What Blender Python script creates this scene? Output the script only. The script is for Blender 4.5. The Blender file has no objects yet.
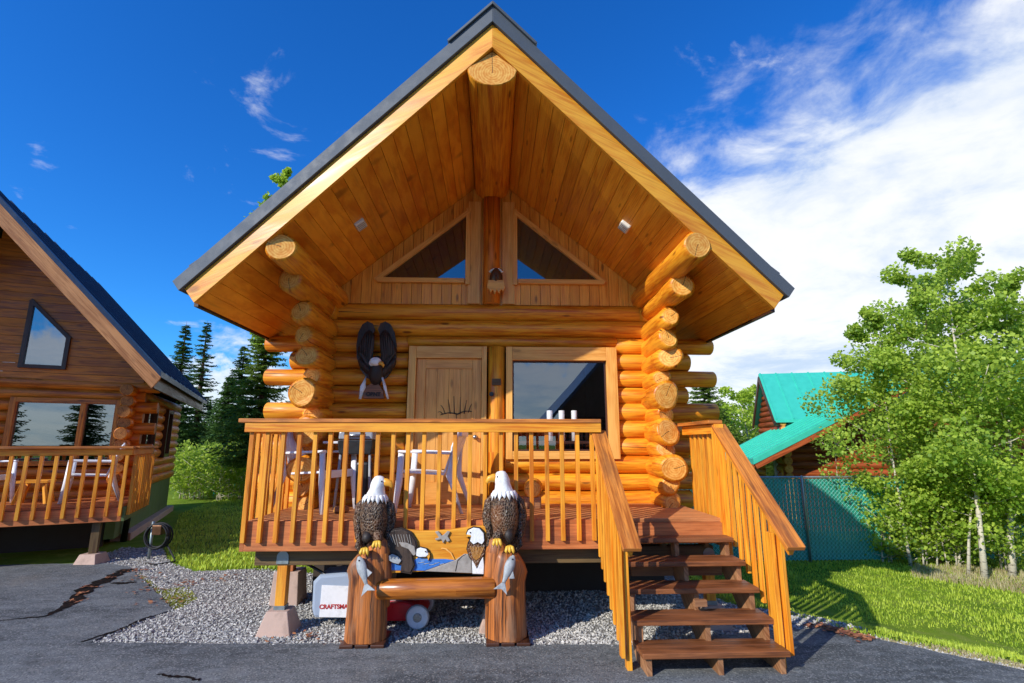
import bpy, math, random
from mathutils import Vector, Matrix, noise as mnoise
random.seed(7)
R = math.radians
sc = bpy.context.scene
col = sc.collection
V = Vector

def lin(r, g, b):
    def c(x):
        x /= 255.0
        return x / 12.92 if x <= .04045 else ((x + .055) / 1.055) ** 2.4
    return (c(r), c(g), c(b), 1.0)

# ------------------------------------------------------------------ camera
EYE = 1.7
FPX = 516.0
PITCH = math.atan(102 / 516.0)
YAW = math.atan(20 / 516.0)
cam = bpy.data.cameras.new('camera')
cam_o = bpy.data.objects.new('camera', cam)
col.objects.link(cam_o)
cam_o.location = (0, 0, EYE)
cam_o.rotation_euler = (R(90) + PITCH, 0, -YAW)
cam.sensor_width = 36
cam.lens = 36 * FPX / 1024
cam.clip_end = 2000
cam.clip_start = .05
sc.camera = cam_o
_fw = V((math.sin(YAW) * math.cos(PITCH), math.cos(YAW) * math.cos(PITCH), math.sin(PITCH)))
_rt = V((math.cos(YAW), -math.sin(YAW), 0))
_up = _rt.cross(_fw)

def ray(u, v):
    return _fw + _rt * ((u - 512) / FPX) - _up * ((v - 341.5) / FPX)
def at(u, v, Y):            # point of the vertical plane y = Y
    d = ray(u, v)
    return V((0, 0, EYE)) + d * (Y / d.y)
def hgt(x, y):              # height of the ground: the lawn on the right falls away from the drive
    def ss(a, b, q):
        q = min(1, max(0, (q - a) / (b - a)))
        return q * q * (3 - 2 * q)
    s = (x - 3.35) * .707 + (y - 4.85) * .707
    return -.5 * ss(.02, 2.4, s) * ss(2.3, 3.6, x)
def atz(u, v, z=0.0):       # point on the ground
    d = ray(u, v)
    return V((0, 0, EYE)) + d * ((z - EYE) / d.z)

# ------------------------------------------------------------------ materials
class NT:
    def __init__(s, m):
        m.use_nodes = True
        s.t = m.node_tree
        s.t.nodes.clear()
    def n(s, kind, **kw):
        nd = s.t.nodes.new(kind)
        for k, val in kw.items():
            if k.startswith('_'):
                setattr(nd, k[1:], val)
        return nd
    def link(s, a, b):
        s.t.links.new(a, b)
    def val(s, sock, x):
        if hasattr(x, 'is_output'):
            s.link(x, sock)
        else:
            sock.default_value = x
    def math(s, op, a, b=0.0, clamp=False):
        nd = s.t.nodes.new('ShaderNodeMath')
        nd.operation = op
        nd.use_clamp = clamp
        s.val(nd.inputs[0], a)
        s.val(nd.inputs[1], b)
        return nd.outputs[0]
    def mix(s, fac, a, b, mode='MIX'):
        nd = s.t.nodes.new('ShaderNodeMix')
        nd.data_type = 'RGBA'
        nd.blend_type = mode
        s.val(nd.inputs[0], fac)
        s.val(nd.inputs[6], a)
        s.val(nd.inputs[7], b)
        return nd.outputs[2]
    def noise(s, vec, scale, detail=4, rough=.55, dist=0.0):
        nd = s.t.nodes.new('ShaderNodeTexNoise')
        if vec is not None:
            s.link(vec, nd.inputs['Vector'])
        nd.inputs['Scale'].default_value = scale
        nd.inputs['Detail'].default_value = detail
        nd.inputs['Roughness'].default_value = rough
        nd.inputs['Distortion'].default_value = dist
        return nd.outputs['Fac']
    def voro(s, vec, scale, feature='F1', out='Distance'):
        nd = s.t.nodes.new('ShaderNodeTexVoronoi')
        nd.feature = feature
        if vec is not None:
            s.link(vec, nd.inputs['Vector'])
        nd.inputs['Scale'].default_value = scale
        return nd.outputs[out]
    def ramp(s, fac, lo, hi, a=0.0, b=1.0):
        nd = s.t.nodes.new('ShaderNodeMapRange')
        nd.interpolation_type = 'SMOOTHSTEP'
        s.val(nd.inputs[0], fac)
        nd.inputs[1].default_value = lo
        nd.inputs[2].default_value = hi
        nd.inputs[3].default_value = a
        nd.inputs[4].default_value = b
        return nd.outputs[0]
    def mapping(s, vec, scale=(1, 1, 1), loc=(0, 0, 0), rot=(0, 0, 0)):
        nd = s.t.nodes.new('ShaderNodeMapping')
        s.link(vec, nd.inputs[0])
        nd.inputs[1].default_value = loc
        nd.inputs[2].default_value = rot
        nd.inputs[3].default_value = scale
        return nd.outputs[0]
    def uv(s):
        return s.n('ShaderNodeTexCoord').outputs['UV']
    def pos(s):
        return s.n('ShaderNodeTexCoord').outputs['Object']
    def rnd(s):
        return s.n('ShaderNodeAttribute', _attribute_name='rnd').outputs['Fac']
    def bump(s, h, strength=.3, dist=.01):
        nd = s.n('ShaderNodeBump')
        nd.inputs['Strength'].default_value = strength
        nd.inputs['Distance'].default_value = dist
        s.link(h, nd.inputs['Height'])
        return nd.outputs[0]
    def principled(s, base, rough=.5, normal=None, spec=.5, coat=0.0, metal=0.0):
        p = s.n('ShaderNodeBsdfPrincipled')
        s.val(p.inputs['Base Color'], base)
        s.val(p.inputs['Roughness'], rough)
        p.inputs['Specular IOR Level'].default_value = spec
        p.inputs['Metallic'].default_value = metal
        p.inputs['Coat Weight'].default_value = coat
        p.inputs['Coat Roughness'].default_value = .25
        if normal is not None:
            s.link(normal, p.inputs['Normal'])
        return p.outputs[0]
    def out(s, sh):
        o = s.n('ShaderNodeOutputMaterial')
        s.link(sh, o.inputs[0])

def wood(name, light, dark, rough=.45, coat=0.0, knots=.75, grain=1.0, var=.5, bump=.25, weather=None, wamt=.4, crack=.35):
    m = bpy.data.materials.new(name)
    t = NT(m)
    oi = t.n('ShaderNodeObjectInfo').outputs['Random']
    ad = t.n('ShaderNodeVectorMath', _operation='ADD')
    t.link(t.uv(), ad.inputs[0])
    cx_ = t.n('ShaderNodeCombineXYZ')
    t.link(t.math('MULTIPLY', oi, 31.0), cx_.inputs[0])
    t.link(t.math('MULTIPLY', oi, 17.0), cx_.inputs[1])
    t.link(cx_.outputs[0], ad.inputs[1])
    uv = ad.outputs[0]
    g = t.noise(t.mapping(uv, (1.1, 26 * grain, 1)), 2.2, 6, .6, .5)
    g2 = t.noise(t.mapping(uv, (.7, 5, 1)), 1.6, 3, .5, .8)
    f = t.math('ADD', t.math('MULTIPLY', g, .6), t.math('MULTIPLY', g2, .5))
    c = t.mix(t.ramp(f, .41, .64), dark, light)
    g3 = t.noise(t.mapping(uv, (.45, 60 * grain, 1)), 1.7, 4, .6, .3)
    c = t.mix(t.math('MULTIPLY', t.ramp(g3, .52, .74), .45), c, tuple(x * .45 for x in dark[:3]) + (1,))
    blot = t.noise(t.mapping(uv, (.9, 2.2, 1)), 1.4, 3, .6)
    c = t.mix(t.math('MULTIPLY', t.ramp(blot, .5, .75), .3), c, tuple(x * .7 for x in dark[:3]) + (1,))
    r = t.math('ADD', t.math('MULTIPLY', t.rnd(), .6), t.math('MULTIPLY', oi, .4))
    c = t.mix(1.0, c, t.mix(r, (1 - var * .55, 1 - var * .62, 1 - var * .7, 1), (1.08, 1.06, 1.04, 1)), 'MULTIPLY')
    if weather:
        w = t.ramp(t.noise(t.mapping(uv, (1.4, 6, 1)), 1.3, 5, .65), .45, .68)
        c = t.mix(t.math('MULTIPLY', w, wamt), c, weather)
    ckn = t.noise(t.mapping(uv, (.5, 34, 1)), 1.0, 2, .5, .25)
    ck = t.math('MULTIPLY', t.ramp(ckn, .685, .70), t.ramp(t.noise(t.mapping(uv, (1, 1.5, 1)), 1.1, 2), .48, .56))
    c = t.mix(t.math('MULTIPLY', ck, crack), c, tuple(x * .12 for x in dark[:3]) + (1,))
    kv = t.voro(t.mapping(uv, (2.1, 6.5, 1)), 1.0)
    k = t.ramp(kv, .06, .17, 1, 0)
    c = t.mix(t.math('MULTIPLY', k, knots), c, tuple(x * .28 for x in dark[:3]) + (1,))
    h = t.math('SUBTRACT', t.math('ADD', g, t.math('MULTIPLY', k, .3)), t.math('MULTIPLY', ck, .8 * crack))
    rr = t.ramp(g2, .3, .7, rough - .1, rough + .12)
    t.out(t.principled(c, rr, t.bump(h, bump, .006), .4, coat))
    return m

def log_end(name, light, dark):
    m = bpy.data.materials.new(name)
    t = NT(m)
    uv = t.uv()
    nz = t.noise(uv, 9, 3)
    ln = t.n('ShaderNodeVectorMath', _operation='LENGTH')
    t.link(uv, ln.inputs[0])
    d = t.math('ADD', t.math('MULTIPLY', ln.outputs['Value'], 260), t.math('MULTIPLY', nz, 7))
    w = t.math('SINE', d)
    n2 = t.noise(uv, 22, 4)
    c = t.mix(t.ramp(t.math('ADD', t.math('MULTIPLY', w, .10), n2), .3, .75), dark, light)
    r = t.rnd()
    c = t.mix(1.0, c, t.mix(r, (.72, .68, .62, 1), (1.08, 1.05, 1.0, 1)), 'MULTIPLY')
    # one drying crack
    vx = t.n('ShaderNodeSeparateXYZ')
    t.link(uv, vx.inputs[0])
    ck = t.math('ABSOLUTE', t.math('ADD', vx.outputs[0], t.math('MULTIPLY', t.math('SUBTRACT', nz, .5), .05)))
    ck = t.math('MULTIPLY', t.ramp(ck, .002, .006, 1, 0), t.ramp(vx.outputs[1], -.02, .01))
    c = t.mix(t.math('MULTIPLY', ck, .8), c, (.05, .02, .008, 1))
    t.out(t.principled(c, .55, t.bump(n2, .2, .004), .3))
    return m

def plain(name, c, rough=.5, var=.15, scale=12, metal=0.0, spec=.5, bump=.1, coat=0.0, dirt=None, damt=.4):
    m = bpy.data.materials.new(name)
    t = NT(m)
    p = t.pos()
    n = t.noise(p, scale, 5, .6)
    cc = t.mix(n, tuple(x * (1 - var) for x in c[:3]) + (1,), tuple(min(1, x * (1 + var)) for x in c[:3]) + (1,))
    if dirt:
        d = t.ramp(t.noise(p, scale * .35, 6, .65), .48, .7)
        cc = t.mix(t.math('MULTIPLY', d, damt), cc, dirt)
    t.out(t.principled(cc, t.ramp(n, .3, .7, max(0, rough - .08), rough + .08), t.bump(n, bump, .004), spec, coat, metal))
    return m

M = {}
# varnished logs of the main cabin
M['log'] = wood('varnished_log', lin(252, 172, 40), lin(206, 108, 14), .46, .06, .9, .6, .55, .6, crack=.95)
M['log_end'] = log_end('log_end_grain', lin(250, 196, 104), lin(224, 146, 58))
M['plank'] = wood('soffit_board', lin(252, 172, 46), lin(222, 128, 22), .42, .12, .7, 1, .55, .2)
M['gable'] = wood('gable_board', lin(250, 176, 66), lin(218, 132, 36), .45, .1, .8, 1, .5, .2)
M['fascia'] = wood('fascia_board', lin(242, 172, 52), lin(216, 130, 26), .45, .1, .55, .8, .25, .2)
M['trim'] = wood('trim_board', lin(242, 182, 94), lin(218, 146, 58), .5, .05, .5, 1, .2, .2)
M['door'] = wood('door_board', lin(238, 172, 86), lin(208, 136, 50), .45, .1, .6, 1, .2, .2)
M['rail'] = wood('rail_wood', lin(254, 178, 50), lin(222, 124, 24), .5, .05, .6, 1, .5, .25, lin(130, 84, 44), .2)
M['cap'] = wood('cap_wood', lin(226, 142, 58), lin(166, 92, 36), .5, .05, .5, 1, .4, .3, lin(104, 66, 44), .55)
M['rim'] = wood('rim_wood', lin(208, 126, 70), lin(168, 92, 46), .6, 0, .5, 1, .3, .25, lin(104, 64, 50), .4)
M['tread'] = wood('tread_wood', lin(152, 94, 54), lin(98, 56, 30), .5, .05, .5, .8, .35, .3, lin(80, 50, 38), .5)
M['stringer'] = wood('stringer_wood', lin(176, 128, 88), lin(128, 84, 52), .6, 0, .5, .8, .3, .3, lin(110, 80, 60), .5)
M['beam'] = wood('beam_wood', lin(118, 96, 60), lin(84, 62, 38), .65, 0, .5, 1, .3, .3)
M['stump'] = wood('stump_wood', lin(198, 116, 50), lin(88, 46, 24), .5, .1, .7, .8, .3, .9, lin(146, 116, 90), .6)
M['stump_end'] = log_end('stump_end_grain', lin(190, 130, 76), lin(130, 80, 44))
M['benchlog'] = wood('bench_log', lin(196, 118, 40), lin(138, 72, 20), .32, .4, .7, .6, .3, .3)
M['nlog'] = wood('stained_log', lin(232, 136, 36), lin(170, 86, 14), .45, .1, .7, .6, .35, .3)
M['nlog_end'] = log_end('stained_log_end', lin(190, 130, 70), lin(150, 90, 40))
M['nfascia'] = wood('weathered_fascia', lin(212, 150, 96), lin(168, 108, 60), .6, 0, .5, 1, .3, .25)
M['rlog'] = wood('red_log', lin(176, 88, 40), lin(128, 56, 22), .5, .05, .6, .6, .4, .3)
M['darkwood'] = wood('dark_wood', lin(84, 50, 34), lin(52, 30, 20), .4, .1, .3)
M['roof'] = plain('grey_roof_metal', lin(84, 90, 98), .62, .1, 8, .0, .3, .05)
M['nroof'] = plain('blue_grey_roof_metal', lin(46, 62, 84), .4, .12, 8, .3, .5, .05)
M['teal_roof'] = plain('teal_roof_metal', lin(66, 196, 170), .4, .12, 6, .2, .5, .05)
M['white'] = plain('white_plastic', lin(232, 234, 238), .35, .05, 20, dirt=lin(180, 176, 168), damt=.35)
M['grey_plastic'] = plain('grey_plastic', lin(150, 154, 160), .4, .08, 20)
M['steel'] = plain('brushed_steel', lin(170, 174, 178), .3, .1, 30, .9)
M['black'] = plain('black_paint', lin(26, 26, 28), .4, .2, 20)
M['rubber'] = plain('black_rubber', lin(22, 22, 24), .7, .2, 20)
M['red'] = plain('red_paint', lin(224, 40, 46), .35, .12, 14, dirt=lin(120, 60, 50), damt=.3)
M['bag'] = plain('white_bag_fabric', lin(226, 224, 222), .8, .06, 30, bump=.3, dirt=lin(170, 166, 160), damt=.35)
M['bag_grey'] = plain('grey_bag_fabric', lin(150, 162, 178), .8, .08, 30, bump=.3)  # bluish grey for the bag body behind its white front panel
M['redink'] = plain('red_ink', lin(176, 40, 36), .6, .05)
M['concrete'] = plain('concrete', lin(190, 160, 142), .85, .12, 18, bump=.5, dirt=lin(140, 118, 104), damt=.5)
M['foundation'] = plain('dark_foundation', lin(62, 52, 44), .9, .2, 5, bump=.4)
M['skirt'] = plain('green_skirting', lin(98, 118, 62), .75, .15, 4, bump=.2, dirt=lin(70, 76, 50), damt=.5)
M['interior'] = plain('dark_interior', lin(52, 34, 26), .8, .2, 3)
M['fixture'] = plain('fixture_white', lin(220, 216, 208), .35, .05)
M['wax'] = plain('white_wax', lin(252, 251, 248), .5, .01)
M['hdpe'] = plain('teal_slat', lin(24, 140, 118), .45, .25, 3)
M['wire'] = plain('pale_teal_wire', lin(120, 196, 178), .4, .1, 10)
M['galv'] = plain('galvanised_steel', lin(150, 160, 160), .45, .15, 20, .7)
M['feather_dark'] = plain('dark_feather', lin(40, 30, 24), .6, .5, 60, bump=.5)
M['white_paint'] = plain('white_carving_paint', lin(232, 232, 230), .6, .12, 34, bump=1.0, dirt=lin(178, 162, 140), damt=.5)
M['yellow'] = plain('yellow_carving_paint', lin(226, 178, 60), .45, .15, 30)
M['beak'] = plain('orange_beak_paint', lin(232, 162, 50), .4, .12, 30)
M['fish'] = plain('grey_fish_paint', lin(160, 164, 164), .55, .45, 30, bump=.9, dirt=lin(90, 96, 100), damt=.6)
M['blue'] = plain('blue_carving_paint', lin(50, 112, 190), .55, .4, 22, bump=.8, dirt=lin(150, 180, 206), damt=.5)
M['rock'] = plain('grey_carving_paint', lin(158, 150, 140), .65, .35, 26, bump=.9, dirt=lin(96, 84, 74), damt=.5)
M['soot'] = plain('burnt_line', lin(40, 26, 18), .7, .2)
M['copper'] = plain('bronze_metal', lin(96, 64, 40), .4, .2, 20, .6)

def feather_mat():
    m = bpy.data.materials.new('carved_feathers')
    t = NT(m)
    p = t.mapping(t.pos(), (1.0, 1.0, .6))
    d = t.voro(p, 58, 'DISTANCE_TO_EDGE')
    e = t.ramp(d, .0, .12, 1, 0)
    n = t.noise(t.pos(), 5, 3)
    base = t.mix(t.ramp(n, .4, .65), lin(40, 25, 18), lin(108, 62, 28))
    c = t.mix(t.math('MULTIPLY', e, .55), base, lin(168, 140, 110))
    t.out(t.principled(c, .45, t.bump(d, .9, .02), .4, .15))
    return m
M['feather'] = feather_mat()

M['plume'] = wood('dark_carved_plume', lin(64, 50, 42), lin(26, 20, 18), .5, .05, 0, 2.0, .6, .6, lin(104, 84, 68), .35)
def glass_mat(name, tint, refl):
    m = bpy.data.materials.new(name)
    t = NT(m)
    tr = t.n('ShaderNodeBsdfTransparent')
    tr.inputs[0].default_value = tint
    gl = t.n('ShaderNodeBsdfGlossy')
    gl.inputs['Roughness'].default_value = .0
    gl.inputs[0].default_value = (.9, .95, 1, 1)
    wob = t.bump(t.noise(t.pos(), 1.3, 1), .04, .02)
    t.link(wob, gl.inputs['Normal'])
    ge = t.n('ShaderNodeNewGeometry')
    dp = t.n('ShaderNodeVectorMath', _operation='DOT_PRODUCT')
    t.link(ge.outputs['Normal'], dp.inputs[0])
    t.link(ge.outputs['Incoming'], dp.inputs[1])
    sch = t.math('POWER', t.math('SUBTRACT', 1.0, t.math('ABSOLUTE', dp.outputs['Value']), True), 5.0)
    f = t.math('ADD', t.math('MULTIPLY', sch, .9), refl + .04, True)
    mx = t.n('ShaderNodeMixShader')
    t.link(f, mx.inputs[0])
    t.link(tr.outputs[0], mx.inputs[1])
    t.link(gl.outputs[0], mx.inputs[2])
    t.out(mx.outputs[0])
    return m
M['glass'] = glass_mat('window_glass', (.97, .97, .97, 1), .16)
M['gable_glass'] = glass_mat('gable_glass', (.2, .2, .21, 1), .12)
M['floor'] = wood('deck_board', lin(224, 152, 94), lin(180, 112, 62), .6, 0, .5, 1, .35, .25, lin(140, 96, 72), .3)
M['nglass'] = glass_mat('neighbour_glass', (.3, .32, .33, 1), .22)

def leaf_mat(name, a, b, trans=.35, rough=.5):
    m = bpy.data.materials.new(name)
    t = NT(m)
    r = t.rnd()
    c = t.mix(r, a, b)
    p = t.principled(c, rough, None, .3)
    tl = t.n('ShaderNodeBsdfTranslucent')
    t.link(t.mix(.5, c, tuple(min(1, x * 1.6) for x in b[:3]) + (1,)), tl.inputs[0])
    mx = t.n('ShaderNodeMixShader')
    mx.inputs[0].default_value = trans
    t.link(p, mx.inputs[1])
    t.link(tl.outputs[0], mx.inputs[2])
    t.out(mx.outputs[0])
    return m
M['aspen_leaf'] = leaf_mat('aspen_leaf', (.11, .23, .016, 1), (.52, .65, .085, 1), .42)
M['fresh_leaf'] = leaf_mat('fresh_leaf', (.2, .34, .02, 1), (.5, .62, .07, 1), .4)
M['spruce'] = leaf_mat('spruce_needle', (.022, .065, .02, 1), (.15, .27, .06, 1), .18, .6)
M['spruce2'] = leaf_mat('green_spruce_needle', (.05, .12, .02, 1), (.30, .42, .07, 1), .25, .6)
M['grassblade'] = leaf_mat('grass_blade', (.22, .36, .018, 1), (.62, .74, .09, 1), .38)
M['drygrass'] = leaf_mat('dry_grass', (.35, .27, .13, 1), (.55, .5, .28, 1), .3)

def bark_mat(name, a, b, scale=(6, 6, 22)):
    m = bpy.data.materials.new(name)
    t = NT(m)
    n = t.noise(t.mapping(t.pos(), scale), 1.5, 5, .65)
    n2 = t.noise(t.pos(), 3, 3)
    c = t.mix(t.ramp(n, .52, .66), a, b)
    c = t.mix(t.math('MULTIPLY', n2, .3), c, tuple(x * .5 for x in a[:3]) + (1,))
    t.out(t.principled(c, .8, t.bump(n, .4, .01), .2))
    return m
M['aspen_bark'] = bark_mat('aspen_bark', lin(206, 198, 178), lin(70, 60, 50))
M['dark_bark'] = bark_mat('spruce_bark', lin(86, 68, 54), lin(46, 36, 30), (14, 14, 4))

def asphalt_mat():
    m = bpy.data.materials.new('asphalt')
    t = NT(m)
    p = t.pos()
    fine = t.noise(p, 130, 3, .7)
    v = t.voro(p, 170, 'F1', 'Color')
    big = t.noise(t.mapping(p, (.5, 1.3, 1)), 1.1, 6, .62, .5)
    mid = t.noise(t.mapping(p, (1, 2.2, 1)), 5, 5, .6)
    c = t.mix(t.ramp(big, .34, .66), lin(70, 73, 74), lin(110, 113, 113))
    c = t.mix(t.math('MULTIPLY', t.ramp(mid, .4, .72), .45), c, lin(134, 139, 142))
    c = t.mix(t.math('MULTIPLY', t.ramp(fine, .5, .75), .5), c, lin(140, 144, 146))
    c = t.mix(t.math('MULTIPLY', t.ramp(fine, .3, .45, 1, 0), .6), c, lin(44, 48, 51))
    sp = t.n('ShaderNodeSeparateColor')
    t.link(t.voro(p, 95, 'F1', 'Color'), sp.inputs[0])
    c = t.mix(t.math('MULTIPLY', t.ramp(sp.outputs[0], .80, .88), .55), c, lin(158, 158, 154))
    c = t.mix(t.math('MULTIPLY', t.ramp(sp.outputs[1], .82, .9), .5), c, lin(30, 32, 34))
    dust = t.ramp(t.noise(p, .9, 6, .7, .4), .52, .72)
    c = t.mix(t.math('MULTIPLY', dust, .35), c, lin(142, 134, 122))
    stain = t.ramp(t.noise(p, 1.7, 4, .6, .8), .62, .70)
    c = t.mix(t.math('MULTIPLY', stain, .35), c, lin(40, 42, 44))
    h = t.math('ADD', t.math('ADD', fine, t.math('MULTIPLY', sp.outputs[0], .5)), t.math('MULTIPLY', mid, .5))
    t.out(t.principled(c, .8, t.bump(h, .5, .012), .3))
    return m
M['asphalt'] = asphalt_mat()

def ground_mat(name, cols, scales=(.7, 4, 40), bump=.6):
    m = bpy.data.materials.new(name)
    t = NT(m)
    p = t.pos()
    c = t.mix(t.ramp(t.noise(p, scales[0], 5), .38, .62), cols[0], cols[1])
    c = t.mix(t.ramp(t.noise(p, scales[1], 5, .65), .45, .7), c, cols[2])
    f = t.noise(p, scales[2], 4, .7)
    c = t.mix(t.math('MULTIPLY', f, .5), c, tuple(x * .35 for x in cols[0][:3]) + (1,))
    t.out(t.principled(c, .95, t.bump(f, bump, .03), .1))
    return m
M['lawn'] = ground_mat('lawn_ground', [(.14, .24, .016, 1), (.24, .36, .026, 1), (.30, .36, .06, 1)])
M['gravelbed'] = ground_mat('gravel_bed', [lin(164, 161, 154), lin(184, 180, 172), lin(140, 136, 128)], (1.2, 14, 60), .8)
M['dirt'] = ground_mat('dirt', [lin(140, 112, 84), lin(168, 142, 108), lin(110, 88, 60)], (1.2, 10, 50), .8)
M['crackfill'] = ground_mat('crack_dirt', [lin(26, 23, 22), lin(36, 30, 27), lin(62, 42, 34)], (3, 16, 70), .8)

def stone_mat(name, a, b):
    m = bpy.data.materials.new(name)
    t = NT(m)
    c = t.mix(t.rnd(), a, b)
    n = t.noise(t.pos(), 60, 3)
    c = t.mix(t.math('MULTIPLY', n, .35), c, lin(120, 118, 114))
    t.out(t.principled(c, .85, None, .2))
    return m
M['stone'] = stone_mat('gravel_stone', lin(150, 148, 144), lin(222, 217, 206))
M['leaflitter'] = stone_mat('leaf_litter', lin(110, 52, 30), lin(190, 120, 70))
M['moss'] = leaf_mat('moss', (.14, .17, .02, 1), (.36, .36, .06, 1), .2)

# ------------------------------------------------------------------ mesh builder
class MB:
    def __init__(s, mat=None):
        s.v, s.f, s.uv, s.r, s.m, s.sm = [], [], [], [], [], []
        s.M = mat
    def add(s, vs, fs, uvs, mat=0, smooth=False, rnd=None):
        b = len(s.v)
        if s.M is not None:
            vs = [s.M @ V(p) for p in vs]
        s.v.extend(tuple(p) for p in vs)
        one = random.random() if rnd is None else rnd
        for i, f in enumerate(fs):
            s.f.append(tuple(b + k for k in f))
            s.uv.append(uvs[i])
            s.r.append(one[i] if isinstance(one, list) else one)
            s.m.append(mat[i] if isinstance(mat, list) else mat)
            s.sm.append(smooth[i] if isinstance(smooth, list) else smooth)
    def beam(s, p0, p1, w, h, up=(0, 0, 1), mat=0, rnd=None):
        """square-cut timber from p0 to p1: w across, h along up"""
        p0, p1 = V(p0), V(p1)
        d = p1 - p0
        L = d.length
        d.normalize()
        up = V(up)
        if abs(d.dot(up)) > .99:
            up = V((0, 1, 0))
        x = d.cross(up).normalized()
        u = x.cross(d).normalized()
        vs = []
        for q in (p0, p1):
            for a, b in ((-1, -1), (1, -1), (1, 1), (-1, 1)):
                vs.append(q + x * (a * w / 2) + u * (b * h / 2))
        o1, o2 = random.random() * 40, random.random() * 40
        fs = [(0, 1, 5, 4), (1, 2, 6, 5), (2, 3, 7, 6), (3, 0, 4, 7), (3, 2, 1, 0), (4, 5, 6, 7)]
        uvs = []
        off = 0
        for k, wd in enumerate((w, h, w, h)):
            uvs.append([(o1, o2 + off), (o1, o2 + off + wd), (o1 + L, o2 + off + wd), (o1 + L, o2 + off)])
            off += wd + .3
        for k in range(2):
            uvs.append([(o1 + a, o2 + b) for a, b in ((0, 0), (.06, 0), (.06, .3), (0, .3))])
        s.add(vs, fs, uvs, mat, False, rnd)
    def box(s, x0, x1, y0, y1, z0, z1, mat=0, rnd=None):
        dx, dy, dz = x1 - x0, y1 - y0, z1 - z0
        cx, cy, cz = (x0 + x1) / 2, (y0 + y1) / 2, (z0 + z1) / 2
        if dx >= dy and dx >= dz:
            s.beam((x0, cy, cz), (x1, cy, cz), dy, dz, (0, 0, 1), mat, rnd)
        elif dy >= dz:
            s.beam((cx, y0, cz), (cx, y1, cz), dx, dz, (0, 0, 1), mat, rnd)
        else:
            s.beam((cx, cy, z0), (cx, cy, z1), dx, dy, (0, 1, 0), mat, rnd)
    def tube(s, pts, rad, n=12, mat=0, cap=None, sx=1.0, sy=1.0, up=(0, 0, 1), smooth=True, rnd=None, jit=0.0, cut=None):
        pts = [V(p) for p in pts]
        if not hasattr(rad, '__len__'):
            rad = [rad] * len(pts)
        vs, fs, uvs, mats, sms = [], [], [], [], []
        o1, o2 = random.random() * 40, random.random() * 40
        L = 0
        Ls = []
        upv = V(up)
        ph = [random.random() * 6.28 for _ in range(4)]
        for i, p in enumerate(pts):
            if i:
                L += (p - pts[i - 1]).length
            Ls.append(L)
            a = pts[max(0, i - 1)]
            b = pts[min(len(pts) - 1, i + 1)]
            d = (b - a)
            if d.length < 1e-9:
                d = V((0, 0, 1))
            d.normalize()
            uu = upv
            if abs(d.dot(uu)) > .98:
                uu = V((0, 1, 0)) if abs(d.y) < .9 else V((1, 0, 0))
            x = d.cross(uu).normalized()
            y = x.cross(d).normalized()
            for k in range(n):
                t = 2 * math.pi * k / n
                r = rad[i]
                if jit:
                    r *= 1 + jit * (math.sin(2 * t + ph[0]) + .6 * math.sin(3 * t + ph[1] + L * .7) + .5 * math.sin(L * 2.6 + ph[2])) * .6
                off = x * (math.cos(t) * r * sx) + y * (math.sin(t) * r * sy)
                if cut is not None and i < 2:      # axe cut, not square to the log
                    off = off + d * (math.cos(t) * r * cut[0] + math.sin(t) * r * cut[1] + (.25 * r * max(0, math.cos(t - cut[2])) ** 2))
                vs.append(p + off)
        for i in range(len(pts) - 1):
            for k in range(n):
                k2 = (k + 1) % n
                fs.append((i * n + k, i * n + k2, (i + 1) * n + k2, (i + 1) * n + k))
                ra = max(rad[i], rad[i + 1], .01)
                w0, w1 = 2 * math.pi * ra * k / n, 2 * math.pi * ra * (k + 1) / n
                uvs.append([(o1 + Ls[i], o2 + w0), (o1 + Ls[i], o2 + w1), (o1 + Ls[i + 1], o2 + w1), (o1 + Ls[i + 1], o2 + w0)])
                mats.append(mat)
                sms.append(smooth)
        for e, i in ((0, 0), (1, len(pts) - 1)):
            idx = [i * n + k for k in range(n)]
            if e == 0:
                idx = idx[::-1]
            fs.append(tuple(idx))
            r = rad[i]
            ro = random.random() * 6.28
            uv = [(math.cos(2 * math.pi * (k - i * n) / n + ro) * r, math.sin(2 * math.pi * (k - i * n) / n + ro) * r) for k in idx]
            uvs.append(uv)
            mats.append(mat if cap is None else cap)
            sms.append(False)
        s.add(vs, fs, uvs, mats, sms, rnd)
    def log(s, p0, p1, r, r1=None, n=18, mat=0, cap=1, jit=.035, soft=.012, sx=1.0, sy=1.0, cut=None):
        p0, p1 = V(p0), V(p1)
        r1 = r if r1 is None else r1
        L = (p1 - p0).length
        d = (p1 - p0) / L
        k = max(2, int(L / .3))
        pts = [p0, p0 + d * soft]
        rad = [r - soft, r]
        bend = V((random.uniform(-.006, .006), random.uniform(-.006, .006), random.uniform(-.006, .006)))
        for i in range(1, k):
            t = i / k
            pts.append(p0 + d * (L * t) + bend * math.sin(t * 9))
            rad.append(r + (r1 - r) * t)
        pts += [p1 - d * soft, p1]
        rad += [r1, r1 - soft]
        s.tube(pts, rad, n, mat, cap, sx, sy, jit=jit, cut=cut)
    def prism(s, pts, thick, mat=0, side=None, along=None, rnd=None):
        """planar polygon pts (3D) pushed by vector thick"""
        pts = [V(p) for p in pts]
        th = V(thick)
        n = len(pts)
        nrm = V((0, 0, 0))
        for i in range(n):
            nrm += pts[i].cross(pts[(i + 1) % n])
        if nrm.dot(th) > 0:
            pts = pts[::-1]
        vs = pts + [p + th for p in pts]
        al = V(along) if along else None
        if al is None:
            al = max(((pts[(i + 1) % n] - pts[i]) for i in range(n)), key=lambda q: q.length)
        al = al.normalized()
        nn = th.normalized()
        bl = nn.cross(al)
        o1, o2 = random.random() * 40, random.random() * 40
        q = lambda p: (o1 + p.dot(al), o2 + p.dot(bl) + p.dot(nn))
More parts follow.
